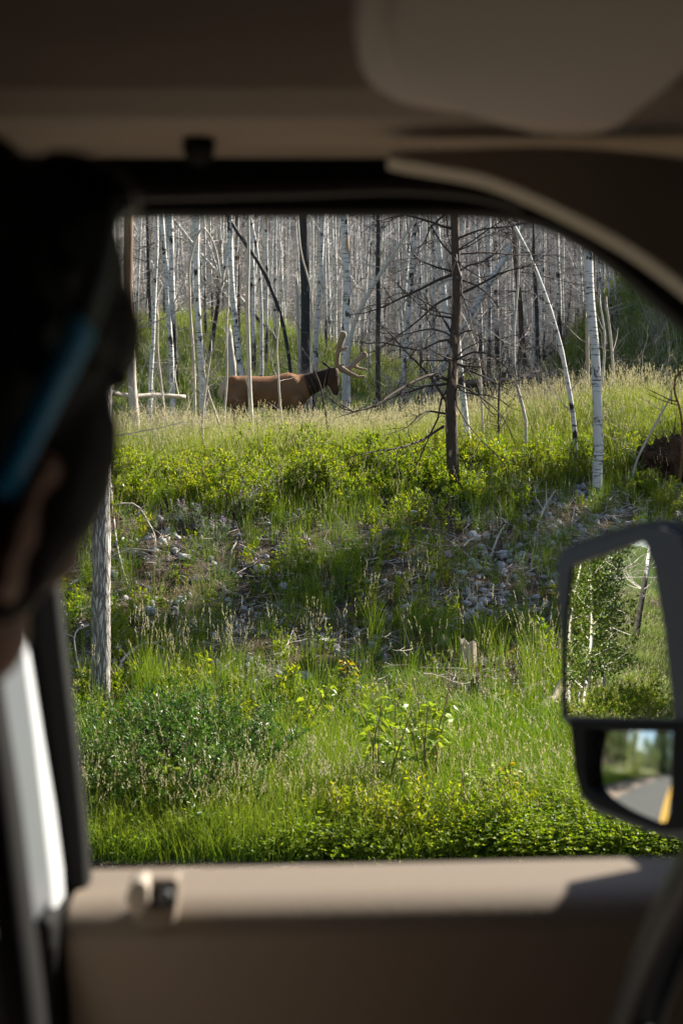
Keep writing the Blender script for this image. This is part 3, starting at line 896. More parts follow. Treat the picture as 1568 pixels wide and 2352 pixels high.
c = paint(c, np.array([.20, .115, .06]), np.exp(-((cx - 700) / 55) ** 2 - ((cyy - 560) / 60) ** 2) * .6)
c = paint(c, np.array([.065, .036, .022]), np.exp(-((cx - 300 - (cyy - 640) * .5) / 30) ** 2) * sstep(560, 700, cyy) * .7)
c = paint(c, rump, (1 - sstep(120, 150, cx + np.abs(cyy - 640) * .12)) * (1 - sstep(700, 760, cyy)))
c = paint(c, neck, (1 - sstep(8, 26, np.abs(cx - 112))) * sstep(600, 660, cyy) * .8)
c = paint(c, leg, sstep(790, 850, cyy))
at = me.color_attributes.new('coat', 'FLOAT_COLOR', 'POINT')
at.data.foreach_set('color', np.c_[c, np.ones(len(c))].astype(np.float32).ravel())
velvet = NT('antler_velvet')
vn_ = velvet.noise(velvet.coord(), 60, 3)
M['velvet'] = velvet.done(velvet.surf(velvet.mix(vn_, (.17, .115, .08), (.34, .25, .18)), .85, None, .1, **{'Sheen Weight': .8, 'Sheen Roughness': .35}))
for s in (-1, 1):
    a = MB()
    def V(q, y): return E(q[0], q[1], y)
    if s < 0:
        main = [((1092, 420), -.05), ((1092, 350), -.16), ((1105, 270), -.24), ((1128, 190), -.29), ((1143, 148), -.31)]
        tines = [([((1100, 290), -.22), ((1140, 272), -.26), ((1172, 260), -.28)], .022, .016), ([((1098, 412), -.07), ((1150, 440), -.13), ((1200, 474), -.17), ((1258, 500), -.19)], .026, .014), ([((1100, 418), -.08), ((1130, 402), -.16), ((1144, 398), -.18)], .02, .012)]
        rad = [.044, .042, .044, .056, .064]
    else:
        main = [((1110, 425), .05), ((1180, 420), .16), ((1240, 375), .24), ((1290, 322), .29), ((1332, 290), .31)]
        tines = [([((1225, 385), .22), ((1280, 410), .28), ((1345, 420), .32)], .024, .013), ([((1118, 430), .06), ((1190, 468), .13), ((1260, 492), .16), ((1330, 488), .19)], .026, .014), ([((1170, 420), .14), ((1195, 440), .18), ((1240, 462), .22)], .022, .014)]
        rad = [.044, .044, .044, .050, .056]
    pth = bez([V(*q) for q in main], 14)
    a.tube(pth, np.interp(np.linspace(0, 1, 14), np.linspace(0, 1, 5), rad), 10)
    ellipsoid(a, pth[-1], (rad[-1] * 1.0,) * 3)
    for tp, r0, r1 in tines:
        q = bez([V(*p_) for p_ in tp], 9)
        a.tube(q, np.linspace(r0, r1, 9) * 1.55, 8); ellipsoid(a, q[-1], (r1 * 1.6,) * 3)
    solid('antler', a, M['velvet'], elk, .010, 3)
eyem = plain('dark_wet_eye', (.01, .008, .006), .1, .6)
for s in (-1, 1):
    e_ = MB(); ellipsoid(e_, E(1076, 498, s * .082), (.017, .012, .017)); e_.build('eye', eyem, elk)

# ------------------------------------------------------------------ stones, logs, stumps, sticks
def rock(sub, seed):
    bm = bmesh.new(); bmesh.ops.create_icosphere(bm, subdivisions=sub, radius=1)
    r_ = np.random.default_rng(seed)
    sc = np.array([1, r_.uniform(.65, .95), r_.uniform(.5, .75)])
    cut = [(r_.normal(0, 1, 3), r_.uniform(.55, .85)) for _ in range(7)]
    for v in bm.verts:
        p = np.array(v.co)
        for nn, d in cut:
            nn = nn / np.linalg.norm(nn); k = p @ nn - d
            if k > 0: p = p - nn * k * .85
        v.co = p * sc * (1 + r_.normal(0, .02))
    me = bpy.data.meshes.new('stone'); bm.to_mesh(me); bm.free()
    me.polygons.foreach_set('use_smooth', np.full(len(me.polygons), seed % 3 != 0))
    me.materials.append(M['stone']); return me
ROCK = [rock(2, i) for i in range(8)]
def stone(px, py, w, i, label, group=None, sink=.12):
    q = hit(px, py)
    s = w * q.y / FPX / 2
    o = place('stone', ROCK[i % 8], None, (q.x, q.y, q.z + s * (.45 - sink)), (rng.normal(0, .25), rng.normal(0, .25), rng.uniform(0, 6.28)), s)
    return tag(o, label, 'stone', group)
for i, (px, py, w, lab) in enumerate([
    (600, 1318, 48, 'large pale rounded stone above the twin stones on the bank'),
    (651, 1362, 42, 'pinkish grey stone, upper of the twin stones on the mid bank'),
    (655, 1390, 30, 'smaller stone lying just below the pinkish grey stone'),
    (346, 1412, 40, 'pale stone lying up the bank from the small dark stump'),
    (423, 1290, 34, 'flat pale stone among green shoots left of the large rounded stone'),
    (268, 1498, 34, 'pale angular stone just right of the thick grey trunk'),
    (690, 1572, 66, 'broad flat brownish rock above the dark bushes'),
    (726, 1308, 26, 'small pale stone with another just under it'),
    (926, 1222, 28, 'white stone below the crest left of the dark pine'),
    (993, 1330, 34, 'upright grey stone half hidden in grass below the pine'),
    (844, 1345, 28, 'round grey stone right of the tall grass on the mid bank'),
    (930, 1402, 32, 'stone on top of a small heap of pale cobbles'),
    (1158, 1284, 38, 'white stone in the gravel patch among grey sticks'),
    (1124, 1188, 34, 'flat pale slab at the top of the gravel patch'),
    (1266, 1256, 32, 'smooth pale stone above the mirror beside thin grass'),
    (1278, 1334, 30, 'pale stone touching the left edge of the mirror'),
    (885, 1440, 36, 'wide pale stone down the bank from the small cobble heap'),
    (1103, 1398, 26, 'lowest white cobble of the row below the gravel patch'),
]):
    stone(px, py, w, i, lab, None)
n = 0
while n < 280:
    px, py = rng.uniform(140, 1560), rng.uniform(1135, 1600)
    if n > 200: px, py = rng.uniform(1050, 1560), rng.uniform(1140, 1420)
    g_ = vnoise(px, py, 120, 3)
    den = .30 + .8 * (px > 1060) * (py < 1430) + .2 * (px < 480) * (py > 1200)
    if py > 1480: den *= .5
    if rng.random() > den * (.2 + 1.3 * (g_ > .5)): continue
    stone(px, py, (10 if n <= 200 else 15) + 18 * rng.random() ** 2, int(rng.integers(0, 8)), 'small pale stone lying on the bare soil of the bank', 'small stones scattered over the bank')
    n += 1
ROCK_S = [rock(1, 20 + i) for i in range(5)]

def stick(pts, r, mat, label, group=None, twigs=0, lift=.02, name='fallen_branch'):
    w = []
    for q in pts:
        p = hit(q[0], q[1]); p.z += lift + (q[2] if len(q) > 2 else 0)
        w.append(p)
    o = w[0].copy(); pth = bez([p - o for p in w], 12)
    mb = MB(); mb.tube(pth, np.linspace(r, r * .45, 12), 5, 0, jitter=.08)
    for s in range(twigs):
        j = int(rng.integers(2, 11)); d = pth[j] - pth[j - 1]; d = d / (np.linalg.norm(d) + 1e-6) + rng.normal(0, .5, 3); d[2] = abs(d[2])
        limb(mb, pth[j], d, rng.uniform(.1, .35), r * .5, 0, 4, .4, -.2, 1, .5, 3, 1)
    return tag(mb.build(name, mat, None, o), label, 'branch', group)
SP = M['twig_pale']
stick([(255, 1167, .25), (262, 1242, .18), (277, 1322, .1), (302, 1377)], .013, SP, 'long bent pale stick leaning beside the thick grey trunk', None, 3)
stick([(255, 1211, .2), (300, 1211, .22), (344, 1238, .12), (361, 1272)], .010, SP, 'pale stick arching out to the right from the thick grey trunk', None, 2)
stick([(251, 1302, .05), (300, 1288, .08), (357, 1284, .04)], .010, SP, 'straight pale stick crossing under the arching one', None, 1)
stick([(266, 1556), (308, 1515, .05), (344, 1506, .08), (388, 1512, .02)], .017, SP, 'curved grey branch lying above the dark bushes', None, 4)
stick([(130, 1345), (165, 1318, .04), (205, 1300, .1)], .014, SP, 'grey branch lying behind the thick trunk on its left side', None, 5)
stick([(135, 1375), (170, 1355, .03), (206, 1348, .05)], .018, SP, 'thicker grey stick low on the left of the thick trunk', None, 3)
stick([(203, 1480, .12), (180, 1500, .16), (176, 1545, .1), (192, 1580)], .009, SP, 'pale hoop of thin branch at the left foot of the thick trunk', None, 1)
stick([(640, 1520), (665, 1490, .05), (672, 1478, .08)], .012, SP, 'short pale stick propped on the dark twigs mid bank', None, 1)
stick([(500, 1560), (520, 1546, .03), (540, 1535, .05)], .013, SP, 'short pale stick above the right end of the dark bushes', None, 0)
stick([(583, 1390), (600, 1375, .02), (620, 1362, .03)], .013, SP, 'short pale stick beside the pinkish grey stone', None, 0)
stick([(1225, 1250), (1245, 1190, .05), (1275, 1155, .12)], .018, SP, 'long pale forked branch rising at the gravel patch', None, 5)
stick([(1130, 1270), (1150, 1235, .05), (1165, 1215, .05)], .013, SP, 'pale stick standing out of the gravel patch below the pine', None, 2)
stick([(1200, 1330), (1225, 1318, .03), (1245, 1310, .03)], .014, SP, 'pale stick lying near the left edge of the mirror', None, 1)
stick([(1385, 1125), (1430, 1150, .06), (1490, 1180, .02)], .02, SP, 'long pale branch on the gravel behind the mirror', None, 5)
stick([(1385, 1052, .25), (1430, 1068, .22), (1480, 1100, .05)], .012, SP, 'thin pale stick sloping down right of the tall birch', None, 3)
stick([(1510, 1150, .0), (1545, 1110, .1), (1575, 1085, .2)], .035, M['silver'], 'thick grey pole lying in front of the root plate', None, 1)
stick([(700, 1560), (730, 1500, .02), (790, 1470, .05)], .012, TD, 'dark fallen branch crossing the middle of the bank', None, 8)
stick([(640, 1480), (720, 1440, .05), (760, 1420, .05)], .012, TD, 'dark dead branch with many twigs near the pale stones', None, 10)
for i in range(110):
    px, py = rng.uniform(1000, 1560) if i < 70 else rng.uniform(150, 1050), rng.uniform(1130, 1420) if i < 70 else rng.uniform(1220, 1560)
    a = rng.uniform(0, 3.14); L_ = rng.uniform(14, 55)
    stick([(px, py), (px + math.cos(a) * L_ * .5, py - math.sin(a) * L_ * .22, .03), (px + math.cos(a) * L_, py - math.sin(a) * L_ * .45, .02)], rng.uniform(.005, .012), SP if rng.random() < .7 else M['twig'],
          'bleached dead stick lying on the bank', 'dead sticks strewn over the bank', 2)
# white fallen log left of the elk, burnt logs behind the meadow
def log(pts, d, r, mat, label, name='fallen_log', broken=3):
    w = [P(px, py, d + i * .3) for i, (px, py) in enumerate(pts)]
    o = w[0].copy(); pth = bez([q - o for q in w], 14)
    mb = MB(); mb.tube(pth, np.full(14, r) * np.linspace(1, .8, 14), 10, 0, jitter=.05)
    for s in range(broken):
        j = int(rng.integers(1, 13)); limb(mb, pth[j], (rng.normal(0, .4), rng.normal(0, .4), 1), rng.uniform(.2, .7), r * .3, 0, 4, .4, .1, 2, .5, 4, 1)
    return tag(mb.build(name, mat, None, o), label, 'log')
log([(250, 900), (300, 910), (360, 908), (425, 912)], 22.5, .045, M['twig_pale'], 'white fallen log lying in the grass left of the elk', broken=5)
log([(1060, 884), (1110, 878), (1178, 874)], 25, .08, M['char'], 'burnt log lying behind the meadow right of the dark pine')
log([(1150, 862), (1215, 868), (1280, 858)], 26, .07, M['char'], 'second burnt log lying beyond the meadow with upturned twigs', broken=8)

def stump(px, py, w, h, mat, top, label, jag=.25, name='tree_stump'):
    q = hit(px, py); k = q.y / FPX
    mb = MB(); r = w * k / 2; hh = h * k
    nn = 12; v = []; 
    for lv, (z, rr) in enumerate([(-.1, 1.25), (.0, 1.15), (.4 * hh, 1.0), (hh, .95)]):
        for j in range(nn):
            a = 2 * math.pi * j / nn; e = (rng.normal(0, .06) + 1) * rr * r
            v.append((e * math.cos(a), e * math.sin(a), z + (rng.uniform(-jag, jag) * hh if lv == 3 else 0)))
    f = [(i * nn + j, i * nn + (j + 1) % nn, (i + 1) * nn + (j + 1) % nn, (i + 1) * nn + j) for i in range(3) for j in range(nn)]
    mb.add(v, f, 0)
    ctr = len(v); tv = v[-nn:] + [(0, 0, hh * (1 - jag * .6))]
    mb.add(tv, [(j, (j + 1) % nn, nn) for j in range(nn)], 1)
    e = empty(name, q, label, 'stump')
    mb.build('stump_wood', [mat, top], e, smooth=False)
    return e
stump(1075, 1528, 38, 52, M['cutwood'], M['cutwood'], 'pale splintered stump standing in tall grass on the right of the bank', .16)
stump(394, 1452, 20, 40, M['dark'], M['silver'], 'small dark stump with a pale sawn top on the left of the bank', .02)
stump(1090, 1612, 20, 52, M['char'], M['rust'], 'small burnt black stump below the pale splintered stump', .12)
stick([(1190, 1604), (1230, 1598, .03), (1290, 1588, .03)], .03, M['cutwood'], 'short weathered log lying in the grass left of the mirror', None, 0, .03, 'fallen_log')
stick([(1235, 1650), (1262, 1632, .03), (1290, 1610, .05)], .045, M['cutwood'], 'thick broken log piece beside the lower left of the mirror', None, 2, .04, 'fallen_log')

# uprooted root plate at the right edge
q = hit(1550, 1112)
e = empty('root_plate', q, 'brown earthy root plate of a fallen tree at the right edge', 'tree root'); e.scale = (.72, .72, .80)
mb = MB()
for i in range(150):
    ellipsoid(mb, (rng.normal(.02, .20), rng.normal(0, .15), .26 + rng.normal(0, .15)), rng.uniform(.05, .13, 3), nu=8, nv=6)
soilm = NT('root_soil'); sn = soilm.noise(soilm.coord(), 24, 5, .7)
M['rootsoil'] = soilm.done(soilm.surf(soilm.mix(sn, (.035, .02, .013), (.16, .085, .05)), .95, soilm.bump(sn, 1, .04), .1))
solid('soil_ball', mb, M['rootsoil'], e, .016, 3)
mb = MB()
for i in range(90):
    a, b_ = rng.uniform(0, 6.28), rng.uniform(-.2, 1.3)
    d = (math.cos(a) * math.cos(b_), math.sin(a) * math.cos(b_), math.sin(b_))
    limb(mb, np.array(d) * .22 + [0, 0, .3], d, rng.uniform(.2, .55), rng.uniform(.006, .016), 0, 5, .8, -.3, 2, .5, 4, 1)
mb.build('roots', M['dark'], e, smooth=False)
own_tree('twisted_branch', 'orange-brown twisted dead branch sticking up at the right edge', [(1560, 930), (1550, 900), (1556, 860), (1575, 845)], 16.4, 7, 4, (M['rust'], M['rust']), n=5, L=.4, broken=True, cat='branch', zlo=.6)

# ------------------------------------------------------------------ plants
def blade(mb, p, h, w, lean, yaw, m=0, seg=4, face=None):
    """one grass blade: a narrow folded-over ribbon"""
    t = np.linspace(0, 1, seg + 1)
    dx, dy = math.cos(yaw), math.sin(yaw)
    out = lean * t ** 2 * h
    z = h * (t - .25 * min(lean, 1.2) * t ** 2.5)
    c = np.c_[p[0] + dx * out, p[1] + dy * out, p[2] + z]
    fa = rng.uniform(0, 3.14) if face is None else face
    sx = np.array([math.cos(fa), math.sin(fa), 0]) * w / 2
    ww = (1 - t ** 1.8)[:, None] * .95 + .05
    v = np.concatenate([c - sx * ww, c + sx * ww])
    k = seg + 1
    mb.add(v, [(i, i + 1, k + i + 1, k + i) for i in range(seg)], m, np.r_[t, t])
    return c[-1], (c[-1] - c[-2])

def seed_head(mb, p, L, w, m, d):
    d = d / (np.linalg.norm(d) + 1e-9)
    for k in range(6):
        q = p + d * L * (k / 6.) + rng.normal(0, w * .35, 3)
        s = rng.normal(0, 1, 3); s /= np.linalg.norm(s)
        mb.add([q - s * w * .5, q + d * L * .14 + rng.normal(0, w * .2, 3), q + s * w * .5, q - d * L * .10], [(0, 1, 2, 3)], m, [0, 0, 0, 0])

def grass_clump(n, h, spread, w, lean, seeds, mats):
    mb = MB()
    for i in range(n):
        r, a = spread * math.sqrt(rng.random()), rng.uniform(0, 6.28)
        yaw = a + rng.normal(0, .8)
        hh = h * rng.uniform(.45, 1.1)
        tip, d = blade(mb, (r * math.cos(a), r * math.sin(a), -.02), hh, w * rng.uniform(.6, 1.2), lean * rng.uniform(.1, 1.3), yaw)
    for i in range(seeds):
        r, a = spread * math.sqrt(rng.random()), rng.uniform(0, 6.28)
        tip, d = blade(mb, (r * math.cos(a), r * math.sin(a), -.02), h * rng.uniform(1.0, 1.45), w * .5, lean * .5 * rng.random(), a, 0)
        seed_head(mb, tip, h * rng.uniform(.14, .24), w * 1.7, 1, d)
    return mb.mesh('grass_clump', mats)

def leaf(mb, p, d, L, W, m=0, droop=.2, fold=.18):
    """one leaf: a folded, pointed blade of four faces"""
    d = np.asarray(d, float); d = d / (np.linalg.norm(d) + 1e-9)
    up = np.array([0, 0, 1.]) + rng.normal(0, .45, 3)
    s = np.cross(d, up); s /= np.linalg.norm(s) + 1e-9
    nn = np.cross(s, d)
    a, b = p + d * L * .38 , p + d * L - nn * L * droop
    b2 = p + d * L * .72 - nn * L * droop * .45
    mb.add([p, a + s * W * .5 + nn * W * fold, b2 + s * W * .36 + nn * W * fold * .8, b, b2 - s * W * .36 + nn * W * fold * .8, a - s * W * .5 + nn * W * fold, a, b2],
           [(0, 6, 1), (6, 7, 2, 1), (7, 3, 2), (0, 5, 6), (6, 5, 4, 7), (7, 4, 3)], m)

def leaf_lite(mb, p, d, L, W, m=0):
    d = np.asarray(d, float); d = d / (np.linalg.norm(d) + 1e-9)
    s = np.cross(d, np.array([0, 0, 1.]) + rng.normal(0, .6, 3)); s /= np.linalg.norm(s) + 1e-9
    nn = np.cross(s, d)
    mb.add([p, p + d * L * .45 + s * W * .5 + nn * W * .15, p + d * L, p + d * L * .45 - s * W * .5 + nn * W * .15], [(0, 2, 1), (0, 3, 2)], m)

def shrub_meshes(stems, h, spread, L, W, per, lmat, smat, up=.9, lite=True, side=3):
    sb, lb = MB(), MB()
    for i in range(stems):
        a = rng.uniform(0, 6.28); r = spread * math.sqrt(rng.random()) * .55
        p = np.array([r * math.cos(a), r * math.sin(a), -.03])
        d = np.array([math.cos(a) * (1 - up) + rng.normal(0, .15), math.sin(a) * (1 - up) + rng.normal(0, .15), up]); d /= np.linalg.norm(d)
        hh = h * rng.uniform(.5, 1.12) * (1 - .35 * (r / max(spread, .01)))
        pts = [p]
        for k in range(5):
            d = d + rng.normal(0, .13, 3) + [0, 0, .05]; d /= np.linalg.norm(d)
            pts.append(pts[-1] + d * hh / 5)
        sb.tube(pts, np.linspace(.0045, .0018, 6), 3, 0, cap=False)
        br = [(pts, 1.0)]
        for k in range(side):
            j = int(rng.integers(1, 5)); dd = pts[j + 1] - pts[j]; dd = dd / np.linalg.norm(dd) + rng.normal(0, .55, 3); dd[2] = abs(dd[2]) * .8
            q = [pts[j] + dd / np.linalg.norm(dd) * hh * .28 * t for t in (0, .5, 1)]
            sb.tube(q, [.002, .0015, .001], 3, 0, cap=False); br.append((q, .5))
        for q, f in br:
            q = np.array(q)
            for k in range(int(per * f)):
                t = rng.uniform(.18, 1) * (len(q) - 1); j = min(int(t), len(q) - 2)
                pos = q[j] + (q[j + 1] - q[j]) * (t - j)
                ax_ = q[j + 1] - q[j]; ax_ = ax_ / np.linalg.norm(ax_)
                a2 = rng.normal(0, 1, 3); a2 -= ax_ * (a2 @ ax_); a2 /= np.linalg.norm(a2) + 1e-9
                (leaf_lite if lite else leaf)(lb, pos, ax_ * .6 + a2 * .8, L * rng.uniform(.55, 1.15), W * rng.uniform(.7, 1.1))
    return sb.mesh('stems', smat, False), lb.mesh('foliage', lmat, False)

def plant(kinds, i, px, py, name, label, cat, group=None, sc=1.0, at=None):
    q = at if at is not None else hit(px, py)
    e = empty(name, q, label, cat, group, rng.uniform(0, 6.28)); e.scale = (sc,) * 3
    st, lf = kinds[i % len(kinds)]
    place('stems', st, e); place('foliage', lf, e)
    return e

BUSH = [shrub_meshes(46, .62, .62, .034, .016, 34, M['bush'], M['stem'], .82) for _ in range(3)]
WILLOW = [shrub_meshes(26, .55, .42, .046, .018, 26, M['willow'], M['stem'], .88) for _ in range(4)]
BANKB = [shrub_meshes(14, .42, .28, .042, .017, 22, M['willow'], M['stem'], .9) for _ in range(2)] + [shrub_meshes(14, .40, .28, .038, .017, 24, M['clover'], M['stem'], .9) for _ in range(2)]
for px, py, s in [(225, 1800, .9), (300, 1775, 1.1), (380, 1770, 1.15), (455, 1780, 1.1), (530, 1785, .95), (250, 1850, .9), (345, 1855, 1.0), (440, 1850, 1.0), (520, 1850, .8), (600, 1800, .7), (310, 1700, .8), (420, 1690, .85), (510, 1700, .8)]:
    plant(BUSH, int(rng.integers(0, 3)), px, py + 30, 'bush', 'dense dark green small-leaved bush in the thicket below the thick grey trunk', 'bush', 'dark bushes of the roadside thicket', s)
k = 0
for i in range(40):
    px = rng.uniform(255, 1010); py = rng.uniform(1085, 1190) - 30 * (px > 600)
    if i >= 32: px, py = rng.uniform(1060, 1330), rng.uniform(1075, 1120)
    plant(WILLOW, i, px, py, 'bush', 'yellow-green leafy bush growing along the top edge of the bank', 'bush', 'leafy bushes along the top of the bank', rng.uniform(.75, 1.25))
plant(WILLOW, 1, 1155, 1180, 'bush', 'bright green leafy bush just right of the foot of the dark pine', 'bush', None, 1.15)
plant(WILLOW, 2, 500, 1190, 'bush', 'leafy bush beside the silvery lupines on the left of the bank', 'bush', None, .9)
plant(WILLOW, 0, 690, 1330, 'bush', 'slim yellow-leaved shoot standing alone on the mid bank', 'bush', None, .75)
for px, py, s, lab in [(900, 1950, .8, 'yellow-leaved sprouting bush at the roadside below the taller saplings'), (1010, 1945, .85, 'spreading yellow-green bush at the roadside in front of the saplings'), (1130, 1950, .75, 'yellow-green bush with bare reddish stems next to the clover by the mirror'), (1190, 1925, .65, 'small leafy bush nearest the clover mound'), (820, 1930, .7, 'low yellow-green bush where the verge grass ends')]:
    plant(WILLOW, int(rng.integers(0, 4)), px, py, 'bush', lab, 'bush', None, s)
for px, py, s in [(1500, 1150, .8), (1420, 1135, .6), (1460, 1150, .7), (1530, 1180, .8), (1300, 1120, .6), (1270, 1130, .5)]:
    plant(WILLOW, int(rng.integers(0, 4)), px, py, 'bush', 'leafy green bush at the gravel edge near the root plate', 'bush', 'leafy bushes near the root plate', s)

# poplar saplings whose single leaves can be told apart
def leaf_mesh(L, W, mat, i):
    mb = MB(); leaf(mb, np.zeros(3), (1, 0, 0), L, W, 0, .25, .15); return mb.mesh('leaf', mat, False)
LEAF = [leaf_mesh(.075, .038, M['sprout'], i) for i in range(3)] + [leaf_mesh(.06, .042, M['poplar'], 9), leaf_mesh(.05, .04, M['yellow'], 8)]
def sapling(px, py, h, stems, n, label, kinds=(0, 1, 2), spread=.12, bare=0):
    q = hit(px, py)
    e = empty('poplar_sapling', q, label, 'sapling')
    mb = MB()
    for s in range(stems):
        a = rng.uniform(0, 6.28); tp = np.array([math.cos(a) * spread * 2 * (s > 0), math.sin(a) * spread * (s > 0), h * rng.uniform(.75, 1.0)])
        pth = bez([np.array([0, 0, -.05]) + [rng.normal(0, .02), rng.normal(0, .02), 0], tp * .5 + rng.normal(0, .03, 3), tp], 9)
        mb.tube(pth, np.linspace(.008, .003, 9), 5, 0)
        for i in range(n // stems):
            t = rng.uniform(.3, 1) ** .8 * 8; j = min(int(t), 7)
            pos = pth[j] + (pth[j + 1] - pth[j]) * (t - j)
            a = rng.uniform(0, 6.28)
            pet = pos + np.array([math.cos(a), math.sin(a), .5]) * .025
            mb.tube([pos, pet], [.0012, .001], 3, 0, cap=False)
            place('leaf', LEAF[kinds[int(rng.integers(0, len(kinds)))]], e, pet, (rng.normal(0, .4), rng.uniform(-.5, .6), a), rng.uniform(.65, 1.2))
    for s in range(bare):
        a = rng.uniform(0, 6.28)
        limb(mb, (0, 0, 0), (math.cos(a) * .25, math.sin(a) * .25, 1), h * rng.uniform(.8, 1.35), .006, 0, 6, .25, 0, 2, .3, 4, 1)
    mb.build('stem', M['stem'], e, smooth=False)
sapling(875, 1850, .68, 5, 110, 'tall poplar sapling with long yellow-green leaves, left one in the middle of the verge', spread=.10)
sapling(985, 1850, .70, 4, 96, 'poplar sapling with long leaves beside bare upright shoots', spread=.09, bare=3)
sapling(1060, 1900, .42, 3, 36, 'short poplar sapling in front of the two taller ones', spread=.10)
sapling(372, 1905, .44, 3, 40, 'poplar sapling with broad leaves rising before the dark thicket', spread=.09)
sapling(700, 1720, .40, 2, 26, 'small poplar sapling at the right end of the thicket', spread=.08)
sapling(1160, 1890, .38, 2, 26, 'poplar sapling with a yellow top standing near the clover', (0, 1, 2, 4), .08)
sapling(262, 1240, .95, 3, 60, 'dark-leaved poplar shoot hugging the thick grey trunk', (3, 3, 0), .12)
sapling(205, 1270, .60, 2, 30, 'leafy poplar shoot on the left side of the thick grey trunk', (3, 0), .12)
sapling(484, 1010, .32, 2, 14, 'little sprout with large yellow leaves left of the elk', (4, 0), .1)
sapling(856, 1000, .45, 2, 18, 'little sprout with yellow leaves under the antlers', (4, 0), .1)
sapling(1280, 1425, .36, 2, 20, 'yellow and green sprout touching the upper left of the mirror', (4, 0, 4), .08)
sapling(805, 1580, .22, 2, 18, 'low orange-leaved sprout in the middle of the bank', (4, 4, 3), .08)
sapling(1240, 1120, .25, 2, 12, 'small sprout with yellow leaves at the gravel edge', (4, 0), .08)

def flower_plant(px, py, h, n, petals, label, name):
    q = hit(px, py); e = empty(name, q, label, 'flower')
    sb, lb, fb = MB(), MB(), MB()
    for i in range(n):
        a = rng.uniform(0, 6.28); d = np.array([math.cos(a) * .3, math.sin(a) * .3, 1.]); L_ = h * rng.uniform(.6, 1)
        p0 = np.array([math.cos(a), math.sin(a), 0]) * rng.uniform(0, .14); p1 = p0 + d * L_
        sb.tube([p0 - [0, 0, .03], p1], [.003, .0015], 3, 0, cap=False)
        for k in range(14):
            t = rng.uniform(.1, .8); a2 = rng.uniform(0, 6.28)
            leaf_lite(lb, p0 + (p1 - p0) * t, (math.cos(a2), math.sin(a2), .8), .06, .012)
        if i % 2 == 0:
            for k in range(16):
                leaf_lite(fb, p0 + (p1 - p0) * rng.uniform(.72, 1.05), rng.normal(0, 1, 3), .016, .012)
    sb.build('stems', M['stem'], e, smooth=False); lb.build('foliage', M['lupine'], e, smooth=False); fb.build('blossoms', M[petals], e, smooth=False)
flower_plant(495, 1255, .36, 26, 'purple', 'silvery green lupine clump with faint purple spikes, lower left one', 'lupine_plant')
flower_plant(560, 1195, .36, 26, 'purple', 'silvery lupine clump with purple flowers under the leafy bushes', 'lupine_plant')
flower_plant(440, 1215, .32, 18, 'purple', 'silvery lupine clump farthest left under the bushes', 'lupine_plant')
flower_plant(600, 1170, .40, 18, 'purple', 'purple-flowered lupine beside the dark leaved bush', 'lupine_plant')
def umbel(px, py, label):
    q = hit(px, py); e = empty('white_flower', q, label, 'flower')
    mb = MB(); mb.tube([(0, 0, -.03), (.01, 0, .16)], [.003, .002], 4, 0); mb.build('stem', M['stem'], e)
    fb = MB()
    for k in range(30):
        leaf_lite(fb, np.array([.01, 0, .16]) + [rng.normal(0, .02), rng.normal(0, .02), rng.normal(0, .004)], rng.normal(0, 1, 3) * [1, 1, .3], .014, .012)
    fb.build('blossom', M['white'], e, smooth=False)
for px, py, lab in [(744, 1515, 'white yarrow flower in the mid bank grass'), (745, 1468, 'white yarrow flower just above the other one'), (733, 1840, 'white flower beside the right end of the thicket'), (1160, 1830, 'pale white flower above the roadside bushes')]:
    umbel(px, py, lab)

# ------------------------------------------------------------------ grass and ground cover nobody could count
SW = M['straw']
G_VERGE = [grass_clump(38, .34, .16, .0050, .55, 0, [M['grass'], SW]) for _ in range(5)]
G_LUSH = [grass_clump(40, .30, .17, .0070, .8, 1, [M['grass_lush'], SW]) for _ in range(4)]
G_TUFT = [grass_clump(24, .42, .07, .0042, .28, 3, [M['grass'], SW]) for _ in range(5)]
G_PALE = [grass_clump(40, .44, .20, .0065, .45, 5, [M['grass_pale'], SW]) for _ in range(5)]
G_HILL = [grass_clump(50, .32, .42, .012, .8, 3, [M['grass_hill'], SW]) for _ in range(4)]
G_STALK = [grass_clump(4, .3, .1, .004, .5, 5, [M['grass_pale'], SW]) for _ in range(3)]
G_DRY = [grass_clump(16, .16, .14, .0035, 1.5, 0, [SW, SW]) for _ in range(3)]
def forb(n, h, mat, L=.04, W=.016):
    s, l = shrub_meshes(n, h, .12, L, W, 20, mat, M['stem'], .92, True, 1)
    bm = bmesh.new(); bm.from_mesh(s); k = len(bm.faces); bm.from_mesh(l)
    me = bpy.data.meshes.new('leafy_stem'); bm.to_mesh(me); bm.free()
    me.materials.append(M['stem']); me.materials.append(mat)
    mi = np.ones(len(me.polygons), np.int32); mi[:k] = 0; me.polygons.foreach_set('material_index', mi); me.update()
    return me
FORB = [forb(5, .30, M['willow']), forb(5, .28, M['clover'], .036, .02), forb(4, .34, M['willow'], .055, .02), forb(5, .26, M['bush'], .034, .016)]
def clover(n):
    mb = MB()
    for i in range(n):
        r, a = .16 * math.sqrt(rng.random()), rng.uniform(0, 6.28); h = rng.uniform(.05, .20) * (1 - r * 2.5)
        p = np.array([r * math.cos(a), r * math.sin(a), 0]); q = p + [rng.normal(0, .02), rng.normal(0, .02), h]
        for k in range(3):
            b_ = k * 2.09 + rng.uniform(0, 1)
            leaf_lite(mb, q, (math.cos(b_), math.sin(b_), rng.uniform(-.1, .7)), .019, .015)
    return mb.mesh('clover', M['clover'], False)
CLOVER = [clover(100) for _ in range(3)]

